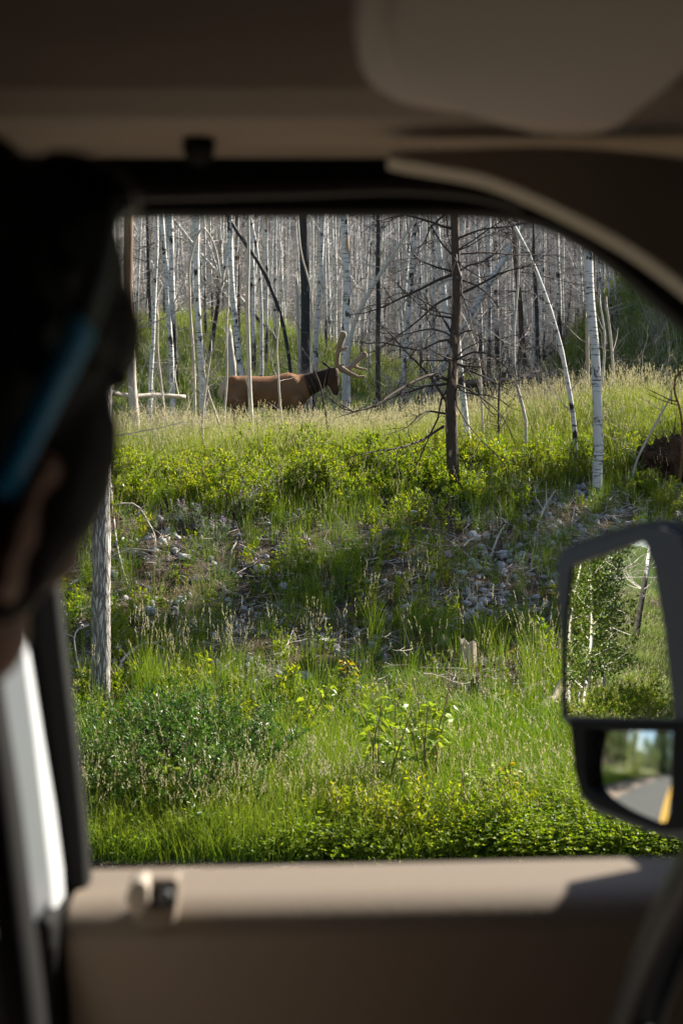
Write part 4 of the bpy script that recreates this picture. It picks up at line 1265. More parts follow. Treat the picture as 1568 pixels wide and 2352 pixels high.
def spread(n, x0, x1, y0, y1, dens):
    """random ground points kept with the given density"""
    y = rng.uniform(y0, y1, n); x = rng.uniform(x0, x1, n) * np.maximum(y, 1)
    w = 1.0
    px = 784 + x / y * FPX; z = H(x, y); py = 1176 - (z - EYE) / y * FPX
    k = rng.random(n) < dens(px, py, x, y)
    return x[k], y[k], z[k]
def sow(name, protos, xyz, lo, hi, label, cat='grass', tilt=.12, dz=0.0, sf=None):
    x, y, z = xyz; n = len(x); ss = rng.uniform(lo, hi, n) * (1 if sf is None else sf(x, y))
    scatter(name, protos, np.c_[x, y, z + dz], np.c_[rng.normal(0, tilt, (n, 2)), rng.uniform(0, 6.28, n)], ss, rng.integers(0, len(protos), n), label, cat)
    print(name, n)
XL, XR = -.30, .30
clump = lambda x, y, s, o, t: sstep(t - .08, t + .08, vnoise(x, y, s, o))
sow('verge_grass', G_VERGE, spread(4200, XL, XR, 7.72, 10.6, lambda px, py, x, y: np.where(px < 1000, .95, .45) * (1 - .92 * sstep(8.9, 9.3, y) * (px < 620)) * (1 - .85 * sstep(9.2, 10.2, y + (vnoise(x, y, .8, 21) - .5) * 1.6))), .55, 1.15,
    'tall yellow-green verge grass with seed heads along the roadside', sf=lambda x, y: .82 + .18 * sstep(7.7, 8.5, y))
sow('verge_stalks', G_STALK, spread(1500, XL, XR, 7.8, 9.4, lambda px, py, x, y: np.where(px < 900, .50, .22) * (1 - .85 * sstep(8.6, 8.9, y))), .7, 1.2, 'straw-tipped tall stalks standing out of the verge grass')
sow('verge_weeds', FORB, spread(2600, XL, XR, 7.72, 9.2, lambda px, py, x, y: np.where(px < 820, .13, .26)), .35, .8, 'mixed leafy weeds among the verge grass', 'plants', sf=lambda x, y: .5 + .5 * sstep(7.7, 8.7, y))
sow('lush_grass', G_LUSH, spread(2600, XL, XR, 7.9, 10.4, lambda px, py, x, y: np.where(px > 950, .9, .12) * sstep(8.0, 8.6, y) * (1 - .9 * sstep(9.1, 10.2, y + (vnoise(x, y, .8, 22) - .5) * 1.6))), .6, 1.25, 'lush green grass at the foot of the bank left of the mirror')
sow('bank_grass', G_TUFT, spread(7000, XL, XR, 10.0, 17.0, lambda px, py, x, y: .09 + .30 * clump(x, y, .9, 6, .57) * (.35 + .65 * clump(x, y, .35, 7, .45)) * np.where((px > 860) & (y > 12.3), .20, 1) * np.where((px < 620) & (y > 11.6), .55, 1)), .5, 1.15,
    'thin upright tufts of grass on the stony bank')
sow('low_green_grass', G_LUSH, spread(3600, XL, XR, 9.8, 12.0, lambda px, py, x, y: .16 * clump(x, y, .7, 3, .46) * (1 - sstep(10.6, 12, y))), .35, .8, 'short green grass low on the bank')
sow('dry_grass', G_DRY, spread(5000, XL, XR, 10.2, 17, lambda px, py, x, y: .22 * clump(x, y, .6, 9, .46)), .6, 1.3, 'flattened dry grass between the stones', tilt=.3)
sow('bank_undergrowth', FORB, spread(5200, XL, XR, 9.6, 16.0, lambda px, py, x, y: .06 + .26 * clump(x, y, 1.0, 12, .58) * np.where((px > 860) & (y > 12.3), .4, 1) + .5 * np.exp(-((y - 16.2) / .7) ** 2) * (px < 1100)), .5, 1.1, 'low leafy plants dotted over the bank', 'plants')
sow('crest_undergrowth', FORB, spread(9000, XL, XR, 15.6, 20.0, lambda px, py, x, y: np.where(px < 1120, .75, .35) * (1 - sstep(17.2, 19.6, y)) * (.08 + .92 * clump(x, y, .7, 4, .49)) * np.where((px > 1100) & (y < 16.8), .12, 1)), .7, 1.35, 'thick yellow-green leafy undergrowth along the crest', 'plants')
sow('meadow_grass', G_PALE, spread(9500, XL, XR, 16.2, 26.0, lambda px, py, x, y: .85 * sstep(16.4, 17.8, y) * np.where(y < 18, .45, 1)), .6, 1.05, 'pale tall meadow grass with seed heads in front of the elk')
sow('hillside_grass', G_HILL, spread(9000, XL, XR, 25.5, 64.0, lambda px, py, x, y: .8 * (1 - .55 * sstep(40, 60, y))), .8, 1.5, 'green grass covering the wooded slope behind the elk')
sow('clover_patch', CLOVER, spread(5000, XL, XR, 7.72, 8.7, lambda px, py, x, y: np.where((px > 1130), .9, np.where(px > 700, .16, .03)) * (1 - sstep(8.1, 8.7, y) * np.where(px > 1130, .6, 1))), .7, 1.3, 'bright green clover mats beside the road', 'clover')
# gravel and twig litter
x, y, z = spread(14000, XL, XR, 9.8, 17.5, lambda px, py, x, y: .10 + .36 * clump(x, y, .8, 14, .5) + .5 * ((px > 1080) & (y > 13.4)))
n = len(x)
scatter('bank_gravel', ROCK_S, np.c_[x, y, z], rng.uniform(0, 6.28, (n, 3)), .016 + .050 * rng.random(n) ** 2.6, rng.integers(0, 5, n), 'small pale gravel scattered over the soil', 'gravel')
def litter(_):
    mb = MB()
    for i in range(12):
        a, p = rng.uniform(0, 6.28), rng.normal(0, .12, 3); p[2] = rng.uniform(.005, .04)
        limb(mb, p, (math.cos(a), math.sin(a), rng.normal(0, .2)), rng.uniform(.08, .3), rng.uniform(.0015, .004), 0, 4, .4, -.1, 1, .5, 3, 1)
    return mb.mesh('litter', [(M['twig'], M['rust'], SP, M['twig_dark'])[_ % 4]], False)
LIT = [litter(_) for _ in range(5)]
x, y, z = spread(4000, XL, XR, 10.4, 17.2, lambda px, py, x, y: .26 + .16 * ((px > 1000) & (y > 12.5)))
scatter('twig_litter', LIT, np.c_[x, y, z], np.c_[rng.normal(0, .15, (len(x), 2)), rng.uniform(0, 6.28, len(x))], rng.uniform(.7, 1.4, len(x)), rng.integers(0, 5, len(x)), 'fine dead twigs littering the bank', 'twigs')

# dead brush standing in the undergrowth in front of the wood
DB = []
for i in range(4):
    mb = MB()
    for k in range(14):
        a = rng.uniform(0, 6.28)
        limb(mb, (rng.normal(0, .12), rng.normal(0, .12), -.03), (math.cos(a) * .5, math.sin(a) * .5, 1), rng.uniform(.5, 1.5), .005, 0, 6, .5, 0, 4, .45, 3, 2)
    DB.append(mb.mesh('dead_brush', [M['twig'] if i < 2 else SP if i == 2 else TD], False))
for i in range(90):
    y = rng.uniform(17.5, 36); x = rng.uniform(-.15, .24) * y
    if y < 26 and -.1 < x / y < .02 and y < 24.6 and rng.random() < .8: continue
    o = place('dead_brush', DB[i % 4], None, (x, y, h1(x, y)), (0, 0, rng.uniform(0, 6.28)), rng.uniform(.6, 1.9) if y > 25 else rng.uniform(.5, 1.1))
    tag(o, 'tangled leafless brush standing in the meadow grass', 'brush', 'leafless brush in front of the wood')

# ------------------------------------------------------------------ roadside behind the vehicle, seen in its mirrors
POP = []
for i in range(3):
    tb, lb = MB(), MB()
    hh = rng.uniform(3.2, 4.2)
    pth = bez([(0, 0, -.1), (rng.normal(0, .08), rng.normal(0, .08), hh * .5), (rng.normal(0, .2), rng.normal(0, .2), hh)], 14)
    tb.tube(pth, np.linspace(.045, .012, 14), 8)
    for k in range(34):
        j = int(rng.integers(2, 14)); a = rng.uniform(0, 6.28); el = rng.uniform(.1, .9)
        q = limb(tb, pth[j], (math.cos(a) * math.cos(el), math.sin(a) * math.cos(el), math.sin(el)), rng.uniform(.4, 1.0) * (1 - .4 * j / 14), .010, 0, 5, .4, .1, 2, .4, 4, 1)
        q = np.array(q)
        for m in range(85):
            t = rng.uniform(.1, 1) * 5; jj = min(int(t), 4); pos = q[jj] + (q[jj + 1] - q[jj]) * (t - jj) + rng.normal(0, .09, 3)
            leaf_lite(lb, pos, rng.normal(0, 1, 3) + [0, 0, -.3], rng.uniform(.05, .085), .05)
    POP.append((tb.mesh('trunk', M['silver']), lb.mesh('crown', M['poplar'], False)))
def poplar(i, x, y, label, group=None, sc=1.0):
    e = empty('poplar_tree', (x, y, h1(x, y)), label, 'tree', group, rng.uniform(0, 6.28)); e.scale = (sc,) * 3
    place('trunk', POP[i % 3][0], e); place('crown', POP[i % 3][1], e)
for i, (x, y, s) in enumerate([(-17.6, 9.0, .85), (-18.6, 9.5, .95), (-19.6, 9.9, 1.0), (-20.4, 9.6, .8), (-18.2, 9.9, .9), (-17.0, 8.6, .8), (-18.0, 9.0, 1.0), (-19.2, 9.5, .9), (-20.2, 10.3, 1.0)]):
    poplar(i, x, y, 'leafy poplar reflected in the big mirror, one of a close clump', 'poplars of the clump behind the vehicle', s)
for i in range(22):
    poplar(i, -4.0 - i * .5, 9.1 + rng.normal(0, .2), 'bushy poplar in the dense roadside row reflected in the small mirror', 'poplars of the dense roadside row', rng.uniform(.8, 1.05))
for i in range(30):
    poplar(i, -23 - i * 1.3, 8.6 + rng.normal(0, .25), 'bushy poplar in the dense roadside row reflected in the small mirror', 'poplars of the dense roadside row', rng.uniform(.9, 1.3))
for i in range(26):
    x = -20 - i * 2.2; y = -7 - rng.random() * 5
    bg_tree('birch', i, x, y, 'bare birch trunk on the far side of the road behind the vehicle', 'bare birches across the road behind the vehicle', rng.uniform(.9, 1.2))
for i in range(16):
    x = -23.5 - rng.random() * 16; y = 1.5 + (-x) * rng.uniform(.36, .50) + rng.normal(0, .3)
    bg_tree('birch' if i % 4 else 'burnt', i, x, y, 'bare birch trunk on the slope, reflected in the upper part of the big mirror' if i % 4 else 'dark burnt trunk on the slope, reflected in the big mirror', 'bare trunks on the slope behind the vehicle', rng.uniform(.8, 1.1))
for i in range(24):
    x = -14 - rng.random() * 40; y = 1.8 - x * .5 + rng.random() * 12 + (4 if x > -20 else 0)
    bg_tree('birch', i, x, y, 'bare birch trunk beyond the roadside row behind the vehicle', 'bare birches beyond the roadside row', rng.uniform(.8, 1.2))
for i, (x, y) in enumerate([(-16.6, 8.55), (-17.6, 8.7), (-18.8, 8.8), (-20, 9.0), (-21, 9.1), (-22.2, 9.6), (-17.2, 8.3), (-19.4, 8.6)]):
    plant(WILLOW, i, 0, 0, 'bush', 'leafy willow bush at the foot of the poplar clump reflected in the big mirror', 'bush', 'willow bushes below the poplar clump', 1.3, Vector((x, y, h1(x, y))))
n = 2600
x = -14 - 34 * rng.random(n); y = 7.7 + 10 * rng.random(n) ** 1.3
scatter('roadside_grass', G_HILL, np.c_[x, y, H(x, y)], np.c_[rng.normal(0, .1, (n, 2)), rng.uniform(0, 6.28, n)], rng.uniform(.6, 1.1, n), rng.integers(0, 4, n), 'green grass along the road behind the vehicle', 'grass')
n = 700
x = -2.9 - 11 * rng.random(n); y = 7.75 + 2.5 * rng.random(n)
scatter('roadside_weeds', G_VERGE, np.c_[x, y, H(x, y)], np.c_[rng.normal(0, .1, (n, 2)), rng.uniform(0, 6.28, n)], rng.uniform(.6, 1.1, n), rng.integers(0, 5, n), 'verge grass under the roadside row behind the vehicle', 'grass')

# ------------------------------------------------------------------ the vehicle
beige = plain('beige_headliner_cloth', (.30, .255, .215), .95, .1, .10, 220, bump=.15)
visorm = plain('pale_visor_vinyl', (.52, .44, .37), .7, .25, .06, 200, bump=.1)
trimm = plain('beige_trim_plastic', (.33, .295, .25), .6, .3, .06, 120, bump=.05)
doorm = plain('tan_door_vinyl', (.165, .133, .104), .6, .3, .08, 160, bump=.1)
rubber = plain('black_rubber_seal', (.006, .006, .006), .75, .15)
seal2 = plain('dark_grey_seal_lip', (.022, .022, .023), .5, .4)
dkpl = plain('dark_grey_plastic', (.055, .058, .064), .42, .45, .06, 90)
mirpl = plain('textured_mirror_plastic', (.034, .039, .047), .45, .45, .12, 260, bump=.2)
wpaint = plain('pale_grey_body_paint', (.50, .52, .55), .25, .5)
greyp = plain('grey_pillar_plastic', (.10, .11, .125), .35, .5)
mg = NT('mirror_glass'); gl = mg.n('ShaderNodeBsdfGlossy'); gl.inputs['Color'].default_value = (.86, .89, .87, 1); gl.inputs['Roughness'].default_value = .0
M['mirror'] = mg.done(gl.outputs[0])
VL = Vector((-.2, .2, 0))
van = empty('van', VL, 'vehicle cabin with beige trim, open driver\'s window and black towing mirror', 'vehicle')
def vpart(mb, name, mats, parent=None, bevel=0.0, smooth=False, seg=3):
    for i in range(len(mb.v)): mb.v[i] = mb.v[i] - np.array(VL)
    o = mb.build(name, mats, parent or van, smooth=smooth)
    if bevel:
        m = o.modifiers.new('b', 'BEVEL'); m.width = bevel; m.segments = seg; m.limit_method = 'ANGLE'; m.angle_limit = R(35)
        o.data.polygons.foreach_set('use_smooth', np.full(len(o.data.polygons), True))
        w = o.modifiers.new('w', 'WEIGHTED_NORMAL'); w.keep_sharp = False
    return o
def prism(mb, poly, a, b, f):
    """closed outline poly extruded from a to b; f(u, v, t) gives the point"""
    n = len(poly)
    v = [f(u, w, a) for u, w in poly] + [f(u, w, b) for u, w in poly]
    mb.add(np.array([tuple(q) for q in v]), [tuple(range(n))[::-1], tuple(range(n, 2 * n))] + [(i, (i + 1) % n, n + (i + 1) % n, n + i) for i in range(n)])
XZ = lambda u, w, t: (u, t, EYE + w)
def atd(pts, d):
    return [((px - 784) / FPX * d, (1176 - py) / FPX * d) for px, py in pts]
def smooth2(pts, n):
    q = bez([(a, b_, 0) for a, b_ in pts], n)
    return [(a, b_) for a, b_, _ in q]

# roof lining: level near the window, stepping up towards the middle of the cabin
prof = smooth2([(1.16, .290), (1.12, .279), (1.06, .273), (.99, .269), (.947, .2675), (.928, .276), (.90, .297), (.87, .322), (.80, .36), (.62, .385), (.4, .395), (.1, .40), (-.4, .39), (-.80, .36)], 60)
mb = MB(); poly = prof + [(-.86, .36), (-.86, .47), (1.20, .47), (1.20, .29)]
prism(mb, poly, -1.5, .60, lambda y, z, x: (x, y, EYE + z))
vpart(mb, 'roof_lining', beige)
# unseen cabin walls; front boards added over the windscreen to block light
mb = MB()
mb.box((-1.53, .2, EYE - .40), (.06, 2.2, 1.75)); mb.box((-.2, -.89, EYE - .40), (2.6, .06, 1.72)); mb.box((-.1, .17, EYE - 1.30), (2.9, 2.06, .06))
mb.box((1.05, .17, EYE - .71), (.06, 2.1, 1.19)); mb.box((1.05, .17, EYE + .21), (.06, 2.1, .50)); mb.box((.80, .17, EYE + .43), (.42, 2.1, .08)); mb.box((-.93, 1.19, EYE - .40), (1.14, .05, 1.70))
vpart(mb, 'cabin_wall_light_block', plain('cabin_light_block_lining', (.022, .020, .019), .9, .1))
mb = MB(); mb.box((-.93, 1.245, EYE - .62), (1.14, .04, 1.2)); mb.box((.46, 1.262, EYE - .79), (1.36, .03, .90)); vpart(mb, 'outer_body_panel', wpaint, bevel=.006)
mb = MB(); prism(mb, [(.36, -.34), (.44, -.27), (.98, -.22), (1.0, -1.0), (.44, -1.0)], -.83, 1.04, lambda x, z, y: (x, y, EYE + z)); vpart(mb, 'dashboard', dkpl, bevel=.02)

# door: tan panel with a rounded sill
door_prof = [(1.205, -.302), (1.122, -.3005), (1.104, -.304), (1.092, -.313), (1.086, -.326), (1.090, -.341), (1.108, -.385), (1.135, -.46), (1.14, -.62), (1.06, -.70), (1.06, -1.2), (1.205, -1.2)]
mb = MB(); prism(mb, door_prof, -.2126, 1.0, lambda y, z, x: (x, y, EYE + z + (x + .2) * .022))
door = vpart(mb, 'door', doorm, bevel=.004)
mb = MB(); mb.box((.40, 1.217, EYE - .312), (1.24, .018, .03), rot=Euler((0, -.022, 0))); vpart(mb, 'glass_channel', rubber, door)
XZL = lambda u, w, t: ((u + .155) * .75 - .141, t + .018, EYE + (w + .306) * .75 - .288)
lx0, lx1 = -.177, -.132
mb = MB(); prism(mb, [(-.180, -.290), (-.130, -.290), (-.134, -.334), (-.140, -.342), (-.170, -.342), (-.176, -.334)], 1.052, 1.086, XZL); vpart(mb, 'lock_bezel', doorm, door, .004)
mb = MB(); prism(mb, [(-.156, -.2955), (-.131, -.2955), (-.133, -.317), (-.156, -.319)], 1.046, 1.06, XZL); vpart(mb, 'lock_recess', rubber, door, .002)
mb = MB(); prism(mb, [(-.181, -.304), (-.176, -.290), (-.164, -.2855), (-.158, -.291), (-.157, -.312), (-.163, -.322), (-.174, -.322)], 1.036, 1.066, XZL); vpart(mb, 'lock_knob', plain('pale_lock_tab', (.36, .31, .26), .5, .35), door, .005)
mb = MB(); mb.tube([(-.132, 1.068, EYE - .288), (-.132, 1.060, EYE - .288)], [.0065, .006], 14); vpart(mb, 'lock_button', dkpl, door, smooth=True)

# black frame of the driver's window
inner = [(206, 2040), (204, 2000), (185, 1780), (150, 1480), (122, 1200), (98, 900), (85, 640), (100, 545), (150, 508), (260, 498), (500, 496), (800, 495), (1000, 495), (1120, 498), (1186, 504), (1266, 527), (1346, 572), (1425, 630), (1505, 700), (1560, 748), (1660, 850), (1780, 1010), (1900, 1200), (2010, 1420), (2090, 1650), (2090, 2000), (2060, 2040)]
IN = [Vector((a, b_)) for a, b_ in smooth2(atd(inner, 1.15), 110)]
n = len(IN)
def offs(i):
    u = i / (n - 1)
    px = 784 + IN[i].x / 1.15 * FPX; pyy = 1176 - IN[i].y / 1.15 * FPX
    if pyy > 620 and px < 400: return .028
    if px > 1150: return .038
    return .046
OUT = []
for i in range(n):
    t = IN[min(i + 1, n - 1)] - IN[max(i - 1, 0)]; t.normalize()
    OUT.append(IN[i] + Vector((-t.y, t.x)) * offs(i))
mb = MB(); v = []
for y0, L_ in ((1.135, IN), (1.135, OUT), (1.165, OUT), (1.165, IN)):
    v += [(q.x, y0, EYE + q.y) for q in L_]
f = []
for k in range(4):
    a, b_ = k * n, ((k + 1) % 4) * n
    f += [(a + i, a + i + 1, b_ + i + 1, b_ + i) for i in range(n - 1)]
f += [(0, n, 2 * n, 3 * n), (n - 1, 4 * n - 1, 3 * n - 1, 2 * n - 1)]
mb.add(v, f); frame = vpart(mb, 'window_frame', rubber, door, .004)
mb = MB(); mb.tube([P(px, py, 1.09) for px, py in smooth2([(200, 452), (400, 448), (700, 440), (950, 434), (1080, 446), (1200, 474)], 24)], .0045, 8); vpart(mb, 'window_seal', seal2, door, smooth=True)
# panel that closes the gap between frame and roof
mb = MB(); prism(mb, atd([(60, 372), (500, 372), (900, 350), (1400, 380), (2100, 900), (2100, 1000), (1500, 560), (1230, 445), (950, 420), (60, 430)], 1.16), 1.15, 1.20, XZ); vpart(mb, 'roof_rail', rubber)

# pillar trim sweeping down beside the windscreen
low = smooth2([(889, 362), (930, 371), (1000, 383), (1110, 404), (1220, 446), (1328, 498), (1437, 558), (1545, 632), (1650, 720), (1780, 850), (1950, 1060), (2100, 1300)], 40)
up = smooth2([(2300, 1300), (2150, 800), (1950, 520), (1700, 392), (1568, 362), (1425, 344), (1266, 335), (1054, 340), (930, 345), (893, 348)], 30)
mb = MB(); prism(mb, atd(low, 1.0) + atd(up, 1.0), 1.0, 1.036, XZ); vpart(mb, 'pillar_trim', trimm, bevel=.006, seg=4)
mb = MB(); mb.box((.52, 1.10, EYE + .20), (.5, .10, .25), rot=Euler((0, .5, 0))); 
# coat hook plug in the lining
mb = MB(); c_ = P(457, 333, 1.035)
mb.tube([(c_.x, c_.y, c_.z + .02), (c_.x, c_.y, c_.z - .004), (c_.x, c_.y, c_.z - .009), (c_.x, c_.y - .002, c_.z - .011)], [.012, .012, .010, .006], 18)
vpart(mb, 'coat_hook', rubber, smooth=True)
# sun visor folded up against the roof
vis = smooth2([(.008, .30), (.008, .62), (.008, .80), (.014, .86), (.034, .908), (.075, .938), (.125, .954), (.165, .960), (.184, .948), (.192, .91), (.196, .80), (.198, .30)], 60)
mb = MB(); prism(mb, vis, EYE + .262, EYE + .284, lambda x, y, z: (x, y, z - (.95 - y) * .05)); visor = vpart(mb, 'sun_visor', visorm, bevel=.009, seg=4)
fl = smooth2([(.024, .32), (.024, .60), (.026, .74), (.034, .80), (.062, .868), (.105, .928), (.132, .950), (.165, .955), (.178, .945), (.184, .90), (.186, .32)], 50)
mb = MB(); prism(mb, fl, EYE + .252, EYE + .2625, lambda x, y, z: (x, y, z - (.95 - y) * .05)); vpart(mb, 'visor_flap', visorm, visor, .006, seg=4)
mb = MB(); mb.tube([(.155, .95, EYE + .268), (.205, 1.0, EYE + .272)], .007, 10); vpart(mb, 'visor_pivot', trimm, visor, smooth=True)

# rear pillar, jamb and seat belt at the left
jr = [(-6, 560), (14, 1000), (50, 1300), (74, 1480), (108, 1700), (132, 1850), (150, 1990), (156, 2090)]
pl = atd(jr, 1.135)
mb = MB(); prism(mb, [(-.34, pl[0][1])] + pl + [(-.34, pl[-1][1])], 1.085, 1.135, XZ); vpart(mb, 'door_jamb', wpaint, bevel=.008)
pl = atd([(-50, 500), (-25, 1000), (18, 1300), (54, 1480), (84, 1700), (101, 1850), (118, 2010), (126, 2090)], 1.04)
mb = MB(); prism(mb, [(-.42, pl[0][1])] + pl + [(-.42, pl[-1][1])], .955, 1.05, XZ); vpart(mb, 'rear_pillar_trim', greyp, bevel=.014, seg=4)
mb = MB(); prism(mb, atd([(-300, 2092), (128, 2092), (134, 2130), (140, 2700), (-300, 2700)], 1.08), 1.06, 1.17, XZ); vpart(mb, 'pillar_base', rubber, bevel=.006)
bl = [P(px, py, d) for px, py, d in smooth2([(-70, 1300), (-40, 1600), (0, 1860), (30, 2080), (62, 2350), (90, 2700)], 20) and [(-70, 1300, .95), (-38, 1600, .93), (-2, 1850, .91), (24, 2080, .89), (55, 2350, .87), (85, 2700, .85)]]
bl = bez(bl, 24)
mb = MB(); nb = len(bl); v = np.concatenate([bl + [-.011, .0, 0], bl + [.011, .012, 0], bl + [.011, .014, .0], bl + [-.011, .002, 0]])
mb.add(v, [(k * nb + i, k * nb + i + 1, ((k + 1) % 4) * nb + i + 1, ((k + 1) % 4) * nb + i) for k in range(4) for i in range(nb - 1)]); vpart(mb, 'seat_belt', plain('black_webbing', (.012, .012, .013), .8, .2), smooth=True)
mb = MB(); rings(mb, [((-.52 - .10 * t, .66, EYE - .85 + .72 * t), .24 - .03 * t, .07, (0, 1, 0), (1, 0, -.2)) for t in np.linspace(0, 1, 8)], 20)
rings(mb, [((-.55 + .5 * t, .66, EYE - .84), .25, .09, (0, 1, 0), (0, 0, 1)) for t in np.linspace(0, 1, 6)], 20); vpart(mb, 'seat', plain('grey_seat_cloth', (.20, .185, .165), .95, .1), smooth=True)

# steering wheel
wc = np.array([.178, .685, EYE - .325]); wa = np.array([-.962, 0, .272]); e1 = np.array([0, 1., 0]); e2 = np.array([.272, 0, .962])
mb = MB(); v, f = [], []
for i in range(64):
    a = i / 64 * 6.2832; cr = math.cos(a) * e1 + math.sin(a) * e2
    for j in range(12):
        b_ = j / 12 * 6.2832; v.append(wc + cr * (.19 + .0155 * math.cos(b_)) + wa * .0155 * math.sin(b_))
f = [(i * 12 + j, ((i + 1) % 64) * 12 + j, ((i + 1) % 64) * 12 + (j + 1) % 12, i * 12 + (j + 1) % 12) for i in range(64) for j in range(12)]
mb.add(v, f); wheel = vpart(mb, 'steering_wheel', plain('black_leather_rim', (.03, .03, .032), .42, .5), smooth=True)
mb = MB(); rings(mb, [(wc - wa * .05, .07, .06, e1, e2), (wc - wa * .02, .085, .075, e1, e2), (wc + wa * .005, .075, .065, e1, e2), (wc + wa * .016, .04, .035, e1, e2)], 24); vpart(mb, 'hub', dkpl, wheel, smooth=True)
for s in (-1, 1):
    mb = MB(); rings(mb, [(wc + s * e1 * .06, .012, .028, wa, e2), (wc + s * e1 * .12 - wa * .01, .010, .020, wa, e2), (wc + s * e1 * .185, .010, .016, wa, e2)], 12); vpart(mb, 'spoke', dkpl, wheel, smooth=True)
mb = MB(); mb.tube([wc - wa * .04, wc - wa * .28], [.045, .05], 16); vpart(mb, 'steering_column', dkpl, smooth=True)

# towing mirror: one tall flat glass over a small convex one
mn = Vector((-.87, -.48, .055)).normalized()
mp0 = P(1420, 1450, 1.53)
mu = Vector((.48, -.87, 0)).normalized(); mw = mn.cross(mu).normalized()
if mw.z < 0: mw = -mw
def mpl(pts, off=0.0):
    return [on_plane(px, py, mp0 + mn * off, mn) for px, py in pts]
def mprism(mb, pts, a, b, taper=0.0):
    n_ = len(pts); c0 = sum(pts, Vector()) / n_
    A = [p + mn * a for p in pts]; B = [c0 + (p - c0) * (1 - taper) + mn * b for p in pts]
    mb.add(np.array([tuple(q) for q in A + B]), [tuple(range(n_)), tuple(range(n_, 2 * n_))[::-1]] + [(i, (i + 1) % n_, n_ + (i + 1) % n_, n_ + i) for i in range(n_)])
outer_top = [(1298, 1640), (1298, 1500), (1292, 1390), (1288, 1300), (1296, 1276), (1345, 1254), (1466, 1217), (1520, 1210), (1580, 1213), (1600, 1240), (1612, 1400), (1616, 1660), (1614, 1780), (1604, 1898), (1575, 1912), (1530, 1906), (1453, 1880), (1372, 1848), (1342, 1818), (1328, 1762), (1318, 1662)]
mb = MB(); mprism(mb, mpl(outer_top, -.012), 0, -.07, .10); mir = vpart(mb, 'side_mirror', mirpl, bevel=.008, seg=3)
def ring_part(name, o_pts, i_pts, a, b, mat, parent):
    n_ = len(o_pts); mb = MB()
    O, I = mpl(o_pts), mpl(i_pts)
    v = [p + mn * a for p in O] + [p + mn * b for p in O] + [p + mn * b for p in I] + [p + mn * a for p in I]
    mb.add(np.array([tuple(q) for q in v]), [(k * n_ + i, k * n_ + (i + 1) % n_, ((k + 1) % 4) * n_ + (i + 1) % n_, ((k + 1) % 4) * n_ + i) for k in range(4) for i in range(n_)])
    return vpart(mb, name, mat, parent, .0025)
o1 = [(1295, 1650), (1293, 1500), (1290, 1390), (1289, 1300), (1298, 1277), (1345, 1256), (1466, 1219), (1520, 1212), (1566, 1230), (1584, 1300), (1592, 1450), (1598, 1560), (1600, 1668), (1450, 1668)]
i1 = [(1297, 1644), (1294, 1500), (1302, 1390), (1312, 1305), (1322, 1296), (1360, 1283), (1468, 1245), (1478, 1243), (1484, 1248), (1503, 1300), (1527, 1440), (1541, 1560), (1552, 1652), (1440, 1648)]
ring_part('mirror_rim', o1, i1, -.005, .0025, mirpl, mir)
mb = MB(); pts = mpl(i1); c0 = sum(pts, Vector()) / len(pts)
pts = [c0 + (p - c0) * 1.03 for p in pts]; mprism(mb, pts, -.001, -.006); vpart(mb, 'mirror_glass', M['mirror'], mir)
o2 = [(1316, 1654), (1326, 1762), (1340, 1818), (1370, 1848), (1453, 1882), (1530, 1908), (1580, 1905), (1594, 1860), (1598, 1760), (1598, 1656)]
i2 = [(1352, 1674), (1350, 1762), (1358, 1806), (1388, 1830), (1450, 1862), (1512, 1893), (1536, 1888), (1545, 1866), (1550, 1760), (1552, 1678)]
ring_part('spotter_rim', o2, i2, -.008, .006, rubber, mir)
mn2 = (mn + Vector((-.02, .02, .03))).normalized()
sc_ = on_plane(1452, 1775, mp0, mn)
su = Vector((0, 0, 1)).cross(mn).normalized(); sw = mn.cross(su).normalized()
corners = [on_plane(px, py, mp0, mn) for px, py in ((1340, 1662), (1560, 1662), (1556, 1906), (1340, 1840))]
mb = MB(); v = []; NN = 20
Rc = .34
tilt = (mn2 - mn * mn2.dot(mn))
for i in range(NN + 1):
    for j in range(NN + 1):
        s, t = i / NN, j / NN
        p = (corners[0] * (1 - s) + corners[1] * s) * (1 - t) + (corners[3] * (1 - s) + corners[2] * s) * t
        dvec = p - sc_
        hgt = -dvec.length_squared / (2 * Rc) - tilt.dot(dvec)
        v.append(tuple(p + mn * (hgt + .003)))
f = [(i * (NN + 1) + j, (i + 1) * (NN + 1) + j, (i + 1) * (NN + 1) + j + 1, i * (NN + 1) + j + 1) for i in range(NN) for j in range(NN)]
mb.add(v, f); vpart(mb, 'spotter_glass', M['mirror'], mir, smooth=True)
# arms that carry the mirror on the door
mb = MB()
for zz in (-.10, -.26):
    a = on_plane(1590, 1500, mp0 - mn * .05, mn); a.z = EYE + zz - .05
    mb.tube([a, a + Vector((.06, -.06, 0)), Vector((.46, 1.25, EYE + zz - .04))], [.020, .022, .024], 12)
mb.box((.46, 1.255, EYE - .22), (.10, .03, .26)); vpart(mb, 'mirror_arm', mirpl, mir, .005)

